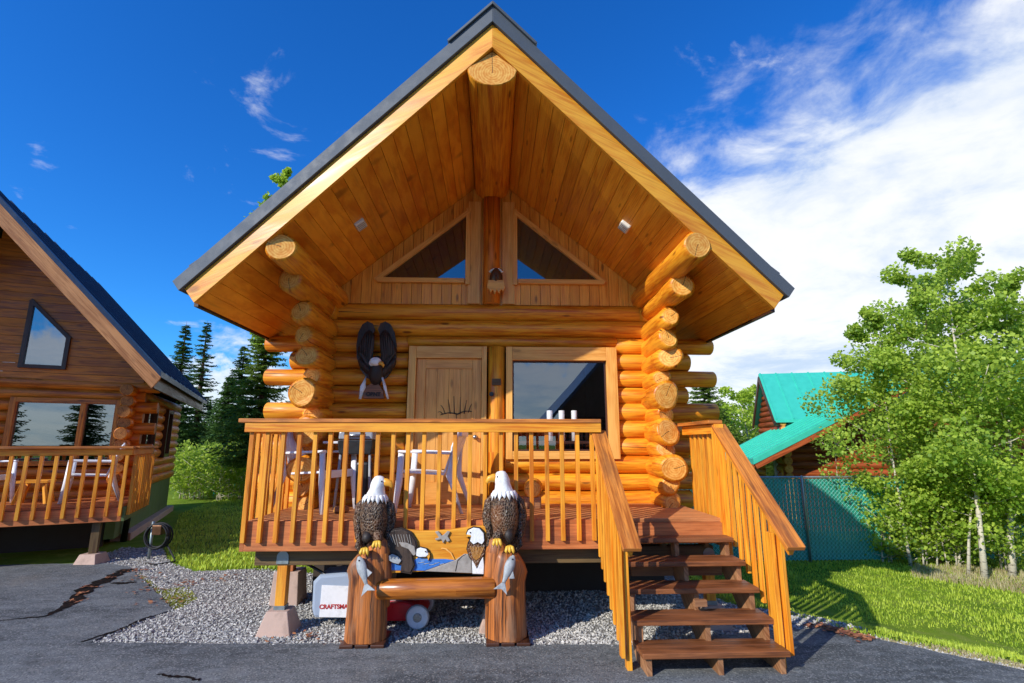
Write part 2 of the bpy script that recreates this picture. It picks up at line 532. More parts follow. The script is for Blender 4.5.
        fs = [tuple(range(n)), tuple(range(2 * n - 1, n - 1, -1))]
        uvs = [[q(vs[i]) for i in f] for f in fs]
        mats = [mat, mat]
        for i in range(n):
            j = (i + 1) % n
            f = (j, i, i + n, j + n)
            fs.append(f)
            uvs.append([q(vs[k]) for k in f])
            mats.append(mat if side is None else side)
        s.add(vs, fs, uvs, mats, False, rnd)
    def ball(s, c, rx, ry, rz, n=14, m=9, mat=0, rot=None, jit=0.0, rnd=None):
        vs, fs, uvs = [], [], []
        for i in range(m + 1):
            a = math.pi * i / m
            for k in range(n):
                t = 2 * math.pi * k / n
                p = V((math.sin(a) * math.cos(t) * rx, math.sin(a) * math.sin(t) * ry, math.cos(a) * rz))
                if jit:
                    p *= 1 + jit * mnoise.noise(p * 9 + V(c) * 3)
                if rot is not None:
                    p = rot @ p
                vs.append(V(c) + p)
        for i in range(m):
            for k in range(n):
                k2 = (k + 1) % n
                f = (i * n + k, (i + 1) * n + k, (i + 1) * n + k2, i * n + k2)
                fs.append(f)
                uvs.append([(vs[x][0], vs[x][2]) for x in f])
        s.add(vs, fs, uvs, mat, True, rnd)
    def sheet(s, pts, mat=0, rnd=None):
        pts = [V(p) for p in pts]
        s.add(pts, [tuple(range(len(pts)))], [[(p.x, p.y) for p in pts]], mat, False, rnd)
    def build(s, name, mats, parent=None, bevel=0.0, label=None):
        me = bpy.data.meshes.new(name)
        me.from_pydata(s.v, [], s.f)
        ul = me.uv_layers.new(name='UVMap')
        flat = []
        for u in s.uv:
            for a in u:
                flat.extend((a[0], a[1]))
        ul.data.foreach_set('uv', flat)
        at_ = me.attributes.new('rnd', 'FLOAT', 'FACE')
        at_.data.foreach_set('value', s.r)
        me.polygons.foreach_set('material_index', s.m)
        me.polygons.foreach_set('use_smooth', s.sm)
        if not isinstance(mats, (list, tuple)):
            mats = [mats]
        for m in mats:
            me.materials.append(m)
        me.update()
        o = bpy.data.objects.new(name, me)
        col.objects.link(o)
        if parent is not None:
            o.parent = parent
            o.matrix_parent_inverse = Matrix.Translation(-BASE.get(parent.name, V((0, 0, 0))))
        if bevel:
            b = o.modifiers.new('edge', 'BEVEL')
            b.width = bevel
            b.segments = 2
            b.limit_method = 'ANGLE'
            b.angle_limit = R(50)
        if label:
            o['label'] = label
        return o

BASE = {}
def thing(name, loc, label, cat, group=None):
    e = bpy.data.objects.new(name, None)
    e.empty_display_size = .2
    col.objects.link(e)
    e.location = loc
    BASE[e.name] = V(loc)
    e['label'] = label
    e['category'] = cat
    if group:
        e['group'] = group
    return e
def tag(o, label, cat, group=None, kind=None):
    o['label'] = label
    o['category'] = cat
    if group:
        o['group'] = group
    if kind:
        o['kind'] = kind
    return o
def struct(o):
    o['kind'] = 'structure'
    return o
def dup_part(o, off, parent=None):
    c = o.copy()
    col.objects.link(c)
    c.location = V(o.location) + V(off)
    return c
def dup_tree(root, loc, rz, label, group=None):
    r = root.copy()
    col.objects.link(r)
    r.location = loc
    r.rotation_euler = (0, 0, rz)
    r['label'] = label
    if group:
        r['group'] = group
    for ch in list(root.children):
        c = ch.copy()
        col.objects.link(c)
        c.parent = r
        for g in list(ch.children):
            d = g.copy()
            col.objects.link(d)
            d.parent = c
    return r

#==MAIN==
# ------------------------------------------------------------------ world and sun
SUN = V((1.1, 1.0, -.83)).normalized()
ELEV = math.asin(-SUN.z)
w = bpy.data.worlds.new('World')
sc.world = w
w.use_nodes = True
t = NT(w)
sky = t.n('ShaderNodeTexSky')
sky.sky_type = 'NISHITA'
sky.sun_disc = False
sky.sun_elevation = ELEV
sky.sun_rotation = math.atan2(-SUN.x, -SUN.y)
sky.air_density = 1.0
sky.dust_density = .3
sky.ozone_density = 2.0
hs = t.n('ShaderNodeHueSaturation')
hs.inputs['Saturation'].default_value = 1.32
hs.inputs['Value'].default_value = 1.0
t.link(sky.outputs[0], hs.inputs['Color'])
skyc = t.mix(1.0, hs.outputs[0], (.44, 1.27, 2.12, 1), 'MULTIPLY')
d = t.n('ShaderNodeTexCoord').outputs['Generated']
sep = t.n('ShaderNodeSeparateXYZ')
t.link(d, sep.inputs[0])
r1, r2 = ray(985, 0), ray(640, 200)
nrm = r1.cross(r2).normalized()
if nrm.dot(ray(1000, 250)) < 0:
    nrm = -nrm
def dot(vec):
    q = t.n('ShaderNodeVectorMath', _operation='DOT_PRODUCT')
    t.link(d, q.inputs[0])
    q.inputs[1].default_value = vec
    return q.outputs['Value']
# project the dome on a flat cloud layer so that clouds shrink towards the horizon
zz = t.math('ADD', t.math('MAXIMUM', sep.outputs[2], 0.0), .22)
cmb = t.n('ShaderNodeCombineXYZ')
t.link(t.math('DIVIDE', sep.outputs[0], zz), cmb.inputs[0])
t.link(t.math('DIVIDE', sep.outputs[1], zz), cmb.inputs[1])
lay = cmb.outputs[0]
big = t.noise(lay, 1.5, 8, .58, .6)
fine = t.noise(lay, 5.5, 8, .62, .4)
side = dot(tuple(nrm))
bank = t.math('ADD', side, t.math('MULTIPLY', t.math('SUBTRACT', big, .5), .55))
bank = t.math('ADD', bank, t.math('MULTIPLY', t.math('SUBTRACT', fine, .5), .3))
bank = t.math('SUBTRACT', bank, t.ramp(sep.outputs[1], .1, -.6, 0, .28))
m1 = t.ramp(bank, -.12, .07)
wis = t.math('ADD', t.math('MULTIPLY', t.noise(lay, 2.6, 3, .5), .6), t.math('MULTIPLY', fine, .55))
m2 = t.math('MULTIPLY', t.ramp(wis, .648, .76), .6)
low = t.ramp(t.math('ADD', t.math('SUBTRACT', t.noise(d, 6.5, 7, .6), .5), t.math('MULTIPLY', t.math('SUBTRACT', .19, sep.outputs[2]), 2.4)), .06, .16)
low = t.math('MULTIPLY', low, t.ramp(sep.outputs[2], -.1, .0))
mask = t.math('MAXIMUM', t.math('MAXIMUM', m1, m2), t.math('MULTIPLY', low, .85))
shade = t.ramp(t.math('ADD', big, t.math('MULTIPLY', fine, .5)), .5, .86)
cloud = t.mix(shade, (6.0, 7.2, 8.8, 1), (10.2, 10.3, 10.4, 1))
cs = t.mix(t.math('MULTIPLY', mask, .94), skyc, cloud)
bg = t.n('ShaderNodeBackground')
bg.inputs['Strength'].default_value = .105
t.link(cs, bg.inputs['Color'])
wo = t.n('ShaderNodeOutputWorld')
t.link(bg.outputs[0], wo.inputs['Surface'])

sun = bpy.data.lights.new('sun', 'SUN')
sun.energy = 5.0
sun.angle = R(.5)
sun.color = (1.0, .95, .86)
sun_o = bpy.data.objects.new('sun', sun)
col.objects.link(sun_o)
sun_o.location = (-20, -25, 25)
sun_o.rotation_euler = SUN.to_track_quat('-Z', 'Y').to_euler()

sc.view_settings.view_transform = 'Standard'
sc.view_settings.look = 'None'
sc.view_settings.exposure = 0
sc.render.engine = 'CYCLES'
sc.cycles.max_bounces = 8
sc.cycles.transparent_max_bounces = 12

# ------------------------------------------------------------------ ground
def jitter_poly(pts, step=.12, amp=.02, seed=1):
    rr = random.Random(seed)
    out = []
    n = len(pts)
    for i in range(n):
        a, b = V(pts[i]), V(pts[(i + 1) % n])
        k = max(1, int((b - a).length / step)) if (b - a).length < 12 else 1
        for j in range(k):
            p = a.lerp(b, j / k)
            if k > 1:
                p = p + V((rr.uniform(-amp, amp), rr.uniform(-amp, amp)))
            out.append((p.x, p.y))
    return out

mb = MB()
NG = 150
gx = [-420 + 840 * i / NG for i in range(NG + 1)]
gx = [math.copysign(abs(x / 420) ** 3.0 * 420, x) for x in gx]
vs, fs, uvs = [], [], []
for j in range(NG + 1):
    for i in range(NG + 1):
        x, y = gx[i], gx[j]
        vs.append((x, y, hgt(x, y)))
for j in range(NG):
    for i in range(NG):
        f = (j * (NG + 1) + i, j * (NG + 1) + i + 1, (j + 1) * (NG + 1) + i + 1, (j + 1) * (NG + 1) + i)
        fs.append(f)
        uvs.append([(vs[k][0], vs[k][1]) for k in f])
mb.add(vs, fs, uvs, 0, False, .5)
struct(mb.build('ground', M['lawn']))

def xy(u, v):
    p = atz(u, v)
    return (p.x, p.y)
ASPH = [(-14, -14), (12, -14), (9.0, 0.2), (6.2, 2.3), xy(1024, 673), xy(940, 655), xy(870, 640), xy(830, 630), (2.3, 5.0), (1.27, 4.76),
        (-.7, 4.86), (-2.4, 4.93), xy(90, 645), xy(118, 632), xy(145, 620), xy(172, 612), xy(150, 588), xy(128, 568), (-5.55, 8.1), (-14, 7.6)]
GRAV = [(-3.6, 4.5), (3.0, 4.5), (3.05, 5.2), (3.5, 5.1), (3.2, 5.5), (2.6, 5.9), (2.45, 6.3), (2.3, 9), (-2.2, 9), (-2.3, 7.4), (-3.2, 7.7), (-4.0, 7.6), (-4.7, 8.2), (-5.4, 9.2), (-6.1, 9.3), (-5.9, 7.8), (-4.6, 7.2)]
def xy5(u, v):
    p = atz(u, v, -.5)
    return (p.x, p.y)
def flat(name, poly, z, thick, mat):
    mb = MB()
    mb.prism([(p[0], p[1], z) for p in poly], (0, 0, -thick), 0, None, (1, 0, 0))
    return struct(mb.build(name, mat))
flat('gravel', jitter_poly(GRAV, .15, .05, 3), .006, .03, M['gravelbed'])
flat('asphalt', jitter_poly(ASPH, .07, .012, 2), .022, .06, M['asphalt'])

def crack(pts, wid, seed):
    """a ribbon following the ground points"""
    rr = random.Random(seed)
    L, Rr = [], []
    n = len(pts)
    fine = []
    for i in range(n - 1):
        for k in range(9):
            s = k / 9
            fine.append((V(pts[i]).lerp(V(pts[i + 1]), s), wid[i] * (1 - s) + wid[i + 1] * s))
    fine.append((V(pts[-1]), wid[-1]))
    mb = MB()
    for i, (p, wd) in enumerate(fine):
        a = fine[max(0, i - 1)][0]
        b = fine[min(len(fine) - 1, i + 1)][0]
        dd = (b - a).normalized()
        nn = V((-dd.y, dd.x))
        p = p + nn * rr.uniform(-.015, .015)
        L.append(p + nn * wd * rr.uniform(.35, .75))
        Rr.append(p - nn * wd * rr.uniform(.35, .75))
    vs = [(p.x, p.y, .0265) for p in L] + [(p.x, p.y, .0265) for p in Rr]
    k = len(fine)
    for i in range(k - 1):
        f = (i, i + k, i + 1 + k, i + 1)
        mb.add([vs[q] for q in f], [(0, 1, 2, 3)], [[(vs[q][0], vs[q][1]) for q in f]], 0, False, .5)
    return mb
crk = crack([xy(128, 571), xy(108, 580), xy(84, 592), xy(70, 607), xy(45, 619), xy(10, 622), xy(-40, 630)], [.13, .16, .16, .1, .03, .012, .01], 5)
struct(crk.build('asphalt_crack', M['crackfill']))
struct(crack([xy(112, 585), xy(122, 585.5), xy(136, 584)], [.05, .08, .05], 6).build('asphalt_crack', M['crackfill']))
struct(crack([xy(80, 645), xy(120, 632), xy(150, 618.5)], [.02, .03, .02], 7).build('asphalt_crack', M['crackfill']))
struct(crack([xy(157, 678), xy(175, 680), xy(200, 684)], [.02, .03, .02], 8).build('asphalt_crack', M['crackfill']))

def inside(p, poly):
    x, y = p
    c = False
    n = len(poly)
    for i in range(n):
        x1, y1 = poly[i]
        x2, y2 = poly[(i + 1) % n]
        if (y1 > y) != (y2 > y) and x < (x2 - x1) * (y - y1) / (y2 - y1) + x1:
            c = not c
    return c

OCT = [(1, 0, 0), (0, 1, 0), (-1, 0, 0), (0, -1, 0), (0, 0, 1), (0, 0, -1), (.65, .65, .3), (-.6, .6, .35)]
def pebble(mb, x, y, z, r, rr, mat=0, flatz=.6):
    a = rr.random() * 6.28
    ca, sa = math.cos(a), math.sin(a)
    sx, sy, sz = r * rr.uniform(.7, 1.3), r * rr.uniform(.6, 1.0), r * rr.uniform(.45, .85) * flatz / .6
    vs = []
    for p in OCT[:6]:
        px, py, pz = p[0] * sx * rr.uniform(.7, 1.2), p[1] * sy * rr.uniform(.7, 1.2), p[2] * sz * rr.uniform(.8, 1.2)
        px += rr.uniform(-.35, .35) * r
        py += rr.uniform(-.35, .35) * r
        vs.append((x + px * ca - py * sa, y + px * sa + py * ca, z + sz * .5 + pz))
    fs = [(0, 1, 4), (1, 2, 4), (2, 3, 4), (3, 0, 4), (1, 0, 5), (2, 1, 5), (3, 2, 5), (0, 3, 5)]
    mb.add(vs, fs, [[(0, 0), (1, 0), (0, 1)]] * 8, mat, False, rr.random())

rr = random.Random(11)
mb = MB()
cnt = 0
while cnt < 36000:
    x = rr.uniform(-6.2, 3.6)
    y = 4.55 + (rr.random() ** 1.6) * 5.2
    if not inside((x, y), GRAV) or inside((x, y), ASPH):
        if not (inside((x, y), ASPH) and inside((x - .05, y + .07), GRAV) and not inside((x, y + .06), ASPH) and rr.random() < .3):
            continue
    pebble(mb, x, y, .008, rr.uniform(.0065, .0165) * (1 if rr.random() < .95 else 1.5), rr)
    cnt += 1
for k in range(420):    # tan crumbs along the lawn edge of the asphalt
    a = rr.random()
    p = V(xy(865, 641)).lerp(V(xy(1040, 680)), a) + V((rr.gauss(.10, .06), rr.gauss(.06, .05)))
    if not inside((p.x, p.y), ASPH):
        pebble(mb, p.x, p.y, .004 + hgt(p.x, p.y), rr.uniform(.008, .022), rr)
tag(mb.build('gravel_stones', M['stone']), 'loose grey crushed stones covering the bed around the deck', 'gravel', None, 'stuff')
# brown leaf litter
mb = MB()
def litter(p, n, s, mat=0):
    for k in range(n):
        x, y = p[0] + rr.gauss(0, s), p[1] + rr.gauss(0, s * .8)
        a = rr.random() * 6.28
        l = rr.uniform(.015, .035)
        dx, dy = math.cos(a) * l, math.sin(a) * l
        z = .026 + rr.random() * .012
        mb.add([(x - dx, y - dy, z), (x + dy * .6, y - dx * .6, z + .008 * rr.random()), (x + dx, y + dy, z + .012 * rr.random()), (x - dy * .6, y + dx * .6, z)], [(0, 1, 2, 3)], [[(0, 0)] * 4], mat, False, rr.random())
for k in range(11):
    litter(xy(815 + k * 5.2, 628 + k * 1.4), 16, .05)
for q in ((134, 572), (140, 580), (150, 592), (165, 603), (185, 585), (225, 580), (300, 640), (350, 645)):
    litter(xy(*q), 22, .12)
for q in ((90, 589), (80, 596), (72, 604), (110, 580)):
    litter(xy(*q), 10, .05)
tag(mb.build('leaf_litter', M['leaflitter']), 'dry brown leaf litter scattered along the asphalt edges', 'leaf litter', None, 'stuff')

# grass
def blades(name, test, box, n, hmin, hmax, mat, label, seed, patches=True, wid=.006):
    rr = random.Random(seed)
    mb = MB()
    k = 0
    tries = 0
    while k < n and tries < n * 30:
        tries += 1
        x, y = rr.uniform(box[0], box[1]), box[2] + (box[3] - box[2]) * rr.random() ** 1.35
        if not test(x, y):
            continue
        h = rr.uniform(hmin, hmax) * (.7 + .6 * mnoise.noise(V((x * 2.1, y * 2.1, 3))))
        a = rr.random() * 6.28
        ln = rr.uniform(.1, .75) * h
        wx, wy = math.cos(a) * wid, math.sin(a) * wid
        lx, ly = math.cos(a + 1.57) * ln, math.sin(a + 1.57) * ln
        r = min(1, max(0, .5 + .5 * mnoise.noise(V((x * 1.3, y * 1.3, 0))) + .35 * mnoise.noise(V((x * 5, y * 5, 4))) + rr.uniform(-.35, .35)))
        g0 = hgt(x, y)
        mb.add([(x - wx, y - wy, g0), (x + wx, y + wy, g0), (x + lx * .45 + wx * .7, y + ly * .45 + wy * .7, g0 + h * .65), (x + lx * .45 - wx * .7, y + ly * .45 - wy * .7, g0 + h * .65), (x + lx, y + ly, g0 + h)],
               [(0, 1, 2, 3), (3, 2, 4)], [[(0, 0)] * 4, [(0, 0)] * 3], 0, False, r)
        k += 1
    tag(mb.build(name, M[mat]), label, 'grass', None, 'stuff')
RLAWN = [xy(1080, 684), xy(1024, 671), xy(940, 653), xy(870, 638), (3.25, 5.2), (2.75, 5.75), (2.5, 6.4), (2.4, 11), (13, 11), (13, 3.0), (6.2, 2.3)]
blades('lawn_grass', lambda x, y: inside((x, y), RLAWN) and not inside((x, y), ASPH), (2.4, 12, 2.6, 10.4), 70000, .03, .065, 'grassblade', 'short bright lawn grass on the right of the stairs', 21)
LLAWN = [(-2.3, 7.5), (-3.2, 7.75), (-4.0, 7.65), (-4.7, 8.25), (-5.4, 9.25), (-7.6, 13.5), (-9, 19), (-1, 19), (-2.3, 13)]
blades('lawn_grass', lambda x, y: inside((x, y), LLAWN), (-9, -1.5, 7.4, 18), 24000, .04, .09, 'grassblade', 'short green grass between the two cabins', 22, wid=.009)
MOSS = [xy(140, 573), xy(160, 590), xy(188, 588), xy(197, 600), xy(176, 612), xy(160, 602), xy(136, 580)]
blades('moss_patch', lambda x, y: inside((x, y), MOSS), (-5.5, -3, 5.6, 8), 6500, .012, .03, 'moss', 'yellow green moss patch at the gravel edge', 23, wid=.008)
blades('dry_grass', lambda x, y: inside((x, y), [xy5(910, 577), xy5(1060, 600), xy5(1060, 578), xy5(980, 568), xy5(915, 566)]) , (5.5, 12, 6.8, 11), 3200, .05, .14, 'drygrass', 'dry straw grass under the birch trees', 24)
blades('dry_grass', lambda x, y: inside((x, y), [xy(872, 640), xy(940, 654), xy(1024, 672), xy(1060, 680), xy(1060, 673), xy(1000, 660), xy(940, 648)]), (3.2, 5, 3.8, 5.2), 1700, .02, .05, 'drygrass', 'dry straw edge between asphalt and lawn', 25)
# ------------------------------------------------------------------ main log cabin
XC = -.02
SL = .825
Z0 = 5.25
YB = 13.0
def zs(x):
    return Z0 - SL * abs(x - XC)
def yf(x):
    return 4.10 + .231 * abs(x - XC)
XE = 2.75
cabin = thing('log_cabin', (XC, 6.4, 0), 'honey coloured log cabin with a steep gable roof, centre of the photo', 'cabin')
CT = math.sqrt(1 + SL * SL)
# soffit boards
mb = MB()
k = 0
for s in (-1, 1):
    nb = 24
    for i in range(nb):
        a, b = XE * i / nb, XE * (i + 1) / nb - .004
        xa, xb = XC + s * a, XC + s * b
        pts = [(xa, yf(xa) + .04, zs(xa)), (xb, yf(xb) + .04, zs(xb)), (xb, YB, zs(xb)), (xa, YB, zs(xa))]
        mb.prism(pts, (0, 0, .03), 0, None, (0, 1, 0))
soffit = mb.build('soffit', M['plank'], cabin)
# roof slab of metal and its edge band
def slab(mb, s, y_front, yb, off_lo, off_hi, x_in, x_out, mat=0):
    """sloped slab between two heights above the soffit plane; the end is cut square to the slope"""
    sn = SL / CT
    cs_ = 1 / CT
    pts = []
    for off in (off_lo, off_hi):
        ex = off * cs_ * sn      # square cut shifts the end outwards
        pts.append((x_in, off))
        pts.append((x_out + ex, off))
    vs = []
    for x, off in pts:
        X = XC + s * x
        vs.append(V((X, y_front(x), Z0 - SL * x + off)))
    back = [V((p.x, yb, p.z)) for p in vs]
    q = [vs[0], vs[1], vs[3], vs[2]]
    qb = [back[0], back[1], back[3], back[2]]
    allv = q + qb
    fs = [(0, 1, 2, 3), (7, 6, 5, 4), (0, 4, 5, 1), (1, 5, 6, 2), (2, 6, 7, 3), (3, 7, 4, 0)]
    if s > 0:
        fs = [f[::-1] for f in fs]
    along = (q[1] - q[0]).normalized()
    uo = random.random() * 30
    uvs = [[(uo + allv[i].dot(along), allv[i].y + allv[i].z * .7) for i in f] for f in fs]
    mb.add(allv, fs, uvs, mat, False)
FZ = .24
mb = MB()
for s in (-1, 1):
    slab(mb, s, lambda x: yf(XC + x) - .035, YB + .1, FZ + .003, FZ + .165, 0, XE + .035)
roof = mb.build('roof', M['roof'], cabin, .004)
mb = MB()
for s in (-1, 1):
    slab(mb, s, lambda x: yf(XC + x) - .06, YB + .1, FZ + .167, FZ + .20, 0, .2)
mb.build('ridge_cap', M['roof'], roof, .004)
mb = MB()      # raised seams on the metal roof
for s in (-1, 1):
    for i in range(16):
        y = 4.75 + i * .52
        x0, x1 = XC + s * .2, XC + s * (XE + .08)
        mb.beam((x0, y, zs(x0) + FZ + .175), (x1, y, zs(x1) + FZ + .175), .03, .03, (0, 0, 1))
mb.build('roof_seam', M['roof'], roof)
for s in (-1, 1):
    mb = MB()
    slab(mb, s, lambda x: yf(XC + x), 4.9, 0, FZ, 0, XE)
    # keep only a board: rebuild its back close behind the front
    n = len(mb.v)
    for i in range(4, 8):
        f = mb.v[i - 4]
        mb.v[i] = (f[0], f[1] + .045, f[2])
    mb.build('fascia_board', M['fascia'], cabin, .004)
    mb = MB()
    X = XC + s * (XE + .02)
    mb.beam((X, yf(X) + .07, zs(X) + .1), (X, YB, zs(X) + .1), .04, .2, (0, 0, 1))
    mb.build('eave_board', M['darkwood'], cabin)
# ridge beam: log trimmed to the roof
mb = MB()
rb = .225
prof = []
for k in range(-4, 5):
    a = R(-90 + k * 22)
    prof.append((math.cos(a) * rb * (1 if abs(k) < 4 else 1), math.sin(a) * .17 + 5.06))
prof = [(XC + x, z) for x, z in prof]
prof += [(XC + rb * .93, Z0 - SL * rb * .93 - .004), (XC, Z0 - .004), (XC - rb * .93, Z0 - SL * rb * .93 - .004)]
n = len(prof)
ys = [4.15, 4.17, 4.8, 5.6, 6.5, 7.4]
vs = []
for j, y in enumerate(ys):
    sc_ = .965 if j == 0 else 1.0
    for (x, z) in prof:
        vs.append((XC + (x - XC) * sc_ * (1 + .02 * math.sin(y * 3 + z * 9)), y, 5.06 + (z - 5.06) * sc_))
fs, uvs, ms, sm = [], [], [], []
for j in range(len(ys) - 1):
    for i in range(n):
        i2 = (i + 1) % n
        fs.append((j * n + i, j * n + i2, (j + 1) * n + i2, (j + 1) * n + i))
        uvs.append([(ys[j], i * .09), (ys[j], (i + 1) * .09), (ys[j + 1], (i + 1) * .09), (ys[j + 1], i * .09)])
        ms.append(0)
        sm.append(i < 8)
fs.append(tuple(range(n))[::-1])
uvs.append([(prof[i][0] - XC, prof[i][1] - 5.02) for i in fs[-1]])
ms.append(1)
sm.append(False)
mb.add(vs, fs, uvs, ms, sm, .3)
mb.build('ridge_beam', [M['log'], M['log_end']], cabin)

# front wall of logs, with the openings left free
PX = .21
zlog = [3.345 - PX * i for i in range(12)]
XW = 2.0
door_x0, open_x1 = -1.04, 1.56
mb = MB()
for i, z in enumerate(zlog):
    ext = (.78 if i % 2 == 0 else .46) + random.uniform(-.06, .06)
    ext2 = (.78 if i % 2 == 0 else .46) + random.uniform(-.06, .06)
    if i == 0:
        ext = ext2 = .25
    if i == 1:
        ext = ext2 = .35
    xl, xr = -XW - ext, XW + ext2
    rz = .108 + random.uniform(-.004, .008)
    Yc = 6.47 + random.uniform(-.012, .012)
    if z - .09 > 2.88:
        segs = [(xl, xr)]
    elif z > 1.51:
        segs = [(xl, door_x0 - .002), (open_x1, xr)]
    else:
        segs = [(xl, door_x0 - .002), (.16, xr)]
    for a, b in segs:
        mb.log((a, Yc, z), (b, Yc, z), rz, rz * random.uniform(.96, 1.04), 18, jit=.07, sx=1.08, sy=1.0)
mb.build('front_wall', [M['log'], M['log_end']], cabin)
# thin closing strip over the door and the window head
mb = MB()
mb.log((-1.06, 6.46, 2.958), (1.58, 6.46, 2.958), .074, .078, 18, sx=1.5)
mb.build('lintel_log', [M['log'], M['log_end']], cabin)
# side walls; their ends run forward under the roof
YEND_R = [4.54, 5.12, 5.49, 5.62, 5.70, 5.94, 5.84, 5.96, 5.84, 5.98, 5.75, 5.86, 5.9]
YEND_L = [4.62, 5.04, 5.40, 5.57, 5.72, 5.92, 5.66, 5.98, 5.80, 5.98, 5.75, 5.90, 5.9]
ZR = [3.60, 3.33, 3.09, 2.87, 2.66, 2.45, 2.24, 2.03, 1.83, 1.63, 1.43, 1.24, 1.05]
RAD = [.135, .135, .118, .122, .135, .112, .168, .112, .16, .118, .155, .112, .115]
for s, ye in ((1, YEND_R), (-1, YEND_L)):
    mb = MB()
    for i in range(13):
        if i == 0:
            continue
        r = RAD[i]
        y0 = ye[i]
        q = XC + s * (XW + (.02 if i else -.03))
        tilt = random.uniform(-.02, .02)
        mb.log((q + tilt, y0, ZR[i]), (q, y0 + 1.2, ZR[i]), r * random.uniform(.98, 1.05), .112, 24, jit=.09, soft=.03, cut=(random.uniform(-.4, .4), random.uniform(-.35, .35), random.random() * 6.28))
        mb.log((q, y0 + 1.19, ZR[i]), (q, YB - .3, ZR[i]), .112, .112, 14)
    mb.build('side_wall', [M['log'], M['log_end']], cabin)
    mb = MB()
    q = XC + s * 1.96
    zp = 3.50 if s < 0 else 3.55
    mb.log((q, ye[0], zp), (q, 7.2, zp), .14, .145, 24, jit=.06, soft=.02, cut=(.1, -.1, 1.0))
    mb.build('plate_log', [M['log'], M['log_end']], cabin)
mb = MB()
mb.box(-1.95, 1.95, YB - .6, YB - .4, .2, 3.4)
for i in range(16):
    x0, x1 = -2.0 + i * .25, -2.0 + (i + 1) * .25
    mb.prism([(x0, YB - .5, 3.4), (x1, YB - .5, 3.4), (x1, YB - .5, zs(x1) - .01), (x0, YB - .5, zs(x0) - .01)], (0, .1, 0))
mb.build('back_wall', M['nlog'], cabin)
mb = MB()
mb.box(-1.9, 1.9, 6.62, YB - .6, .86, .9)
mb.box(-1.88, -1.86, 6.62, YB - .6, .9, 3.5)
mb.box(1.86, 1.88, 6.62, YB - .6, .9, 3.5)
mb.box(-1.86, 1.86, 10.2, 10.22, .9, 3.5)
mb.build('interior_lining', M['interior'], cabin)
mb = MB()
mb.box(-2.05, 2.05, 6.45, 6.6, -.02, .86)
mb.box(-2.05, -1.9, 6.6, YB - .4, -.02, .86)
mb.box(1.9, 2.05, 6.6, YB - .4, -.02, .86)
mb.build('foundation', M['foundation'], cabin)

# gable wall of upright boards with two trapezoid openings
GY = 6.42
def wtop(x):         # top edge of the glass openings
    return 4.63 - SL * (abs(x - XC) - .36)
WX0, WX1, WZ0 = .34, 1.36, 3.79
mb = MB()
bw = .128
for s in (-1, 1):
    i = 0
    while True:
        a, b = i * bw, (i + 1) * bw - .005
        i += 1
        if a > 2.05:
            break
        xa, xb = XC + s * a, XC + s * b
        rn = random.random()
        def pan(z0a, z0b, z1a, z1b):
            if max(z1a - z0a, z1b - z0b) < .01:
                return
            mb.prism([(xa, GY, z0a), (xb, GY, z0b), (xb, GY, max(z0b, z1b)), (xa, GY, max(z0a, z1a))], (0, .03, 0), 0, None, (0, 0, 1), rn)
        mid = (a + b) / 2
        if WX0 < mid < WX1 - .02:
            pan(3.45, 3.45, WZ0, WZ0)
            pan(max(WZ0, wtop(xa)), max(WZ0, wtop(xb)), zs(xa) - .003, zs(xb) - .003)
        else:
            pan(3.45, 3.45, zs(xa) - .003, zs(xb) - .003)
gable = mb.build('gable_wall', M['gable'], cabin)
mb = MB()
mb.box(-1.9, 1.9, 6.46, 6.5, 3.40, 3.452)
mb.build('gable_sill_board', M['trim'], cabin)
# rake trim along the soffit and broad boards beside the middle post
mb = MB()
for s in (-1, 1):
    x = XC + s * .225
    mb.beam((x, GY - .018, 3.455), (x, GY - .018, 4.86), .16, .03, (0, 1, 0))
mb.build('post_trim', M['trim'], cabin, .003)
mb = MB()
mb.tube([(XC + .0, GY - .01, 3.452), (XC, GY - .012, 4.2), (XC, GY - .01, 4.99)], [.115, .108, .115], 16, 0, 1, jit=.03)
mb.build('gable_post', [M['nlog'], M['log_end']], cabin)
for s in (-1, 1):
    x0, x1 = XC + s * WX0, XC + s * WX1
    wn = MB()
    yy = GY - .03
    tw = .06
    wn.beam((x0 - s * .035, yy, WZ0 - .085), (x0 - s * .035, yy, wtop(x0) + .11), tw, .05, (0, 1, 0))
    wn.beam((x0 + s * .005, yy - .002, WZ0 - .035), (x1 + s * .1, yy - .002, WZ0 - .035), .05, tw, (0, 0, 1))
    dz = tw * CT / 2
    xx1 = x1 + s * .115
    wn.beam((x0 - s * .03, yy - .001, wtop(x0 - s * .03) + dz), (xx1, yy - .001, wtop(xx1) + dz), .05, tw, (0, 0, 1))
    win = wn.build('gable_window', M['trim'], cabin, .003)
    g = MB()
    zz_ = wtop(x1)
    g.prism([(x0, GY - .006, WZ0), (x1 + s * .02, GY - .006, WZ0), (x1 + s * .02, GY - .006, max(WZ0 + .01, wtop(x1 + s * .02))), (x0, GY - .006, wtop(x0))], (0, .006, 0))
    g.build('pane', M['gable_glass'], win)

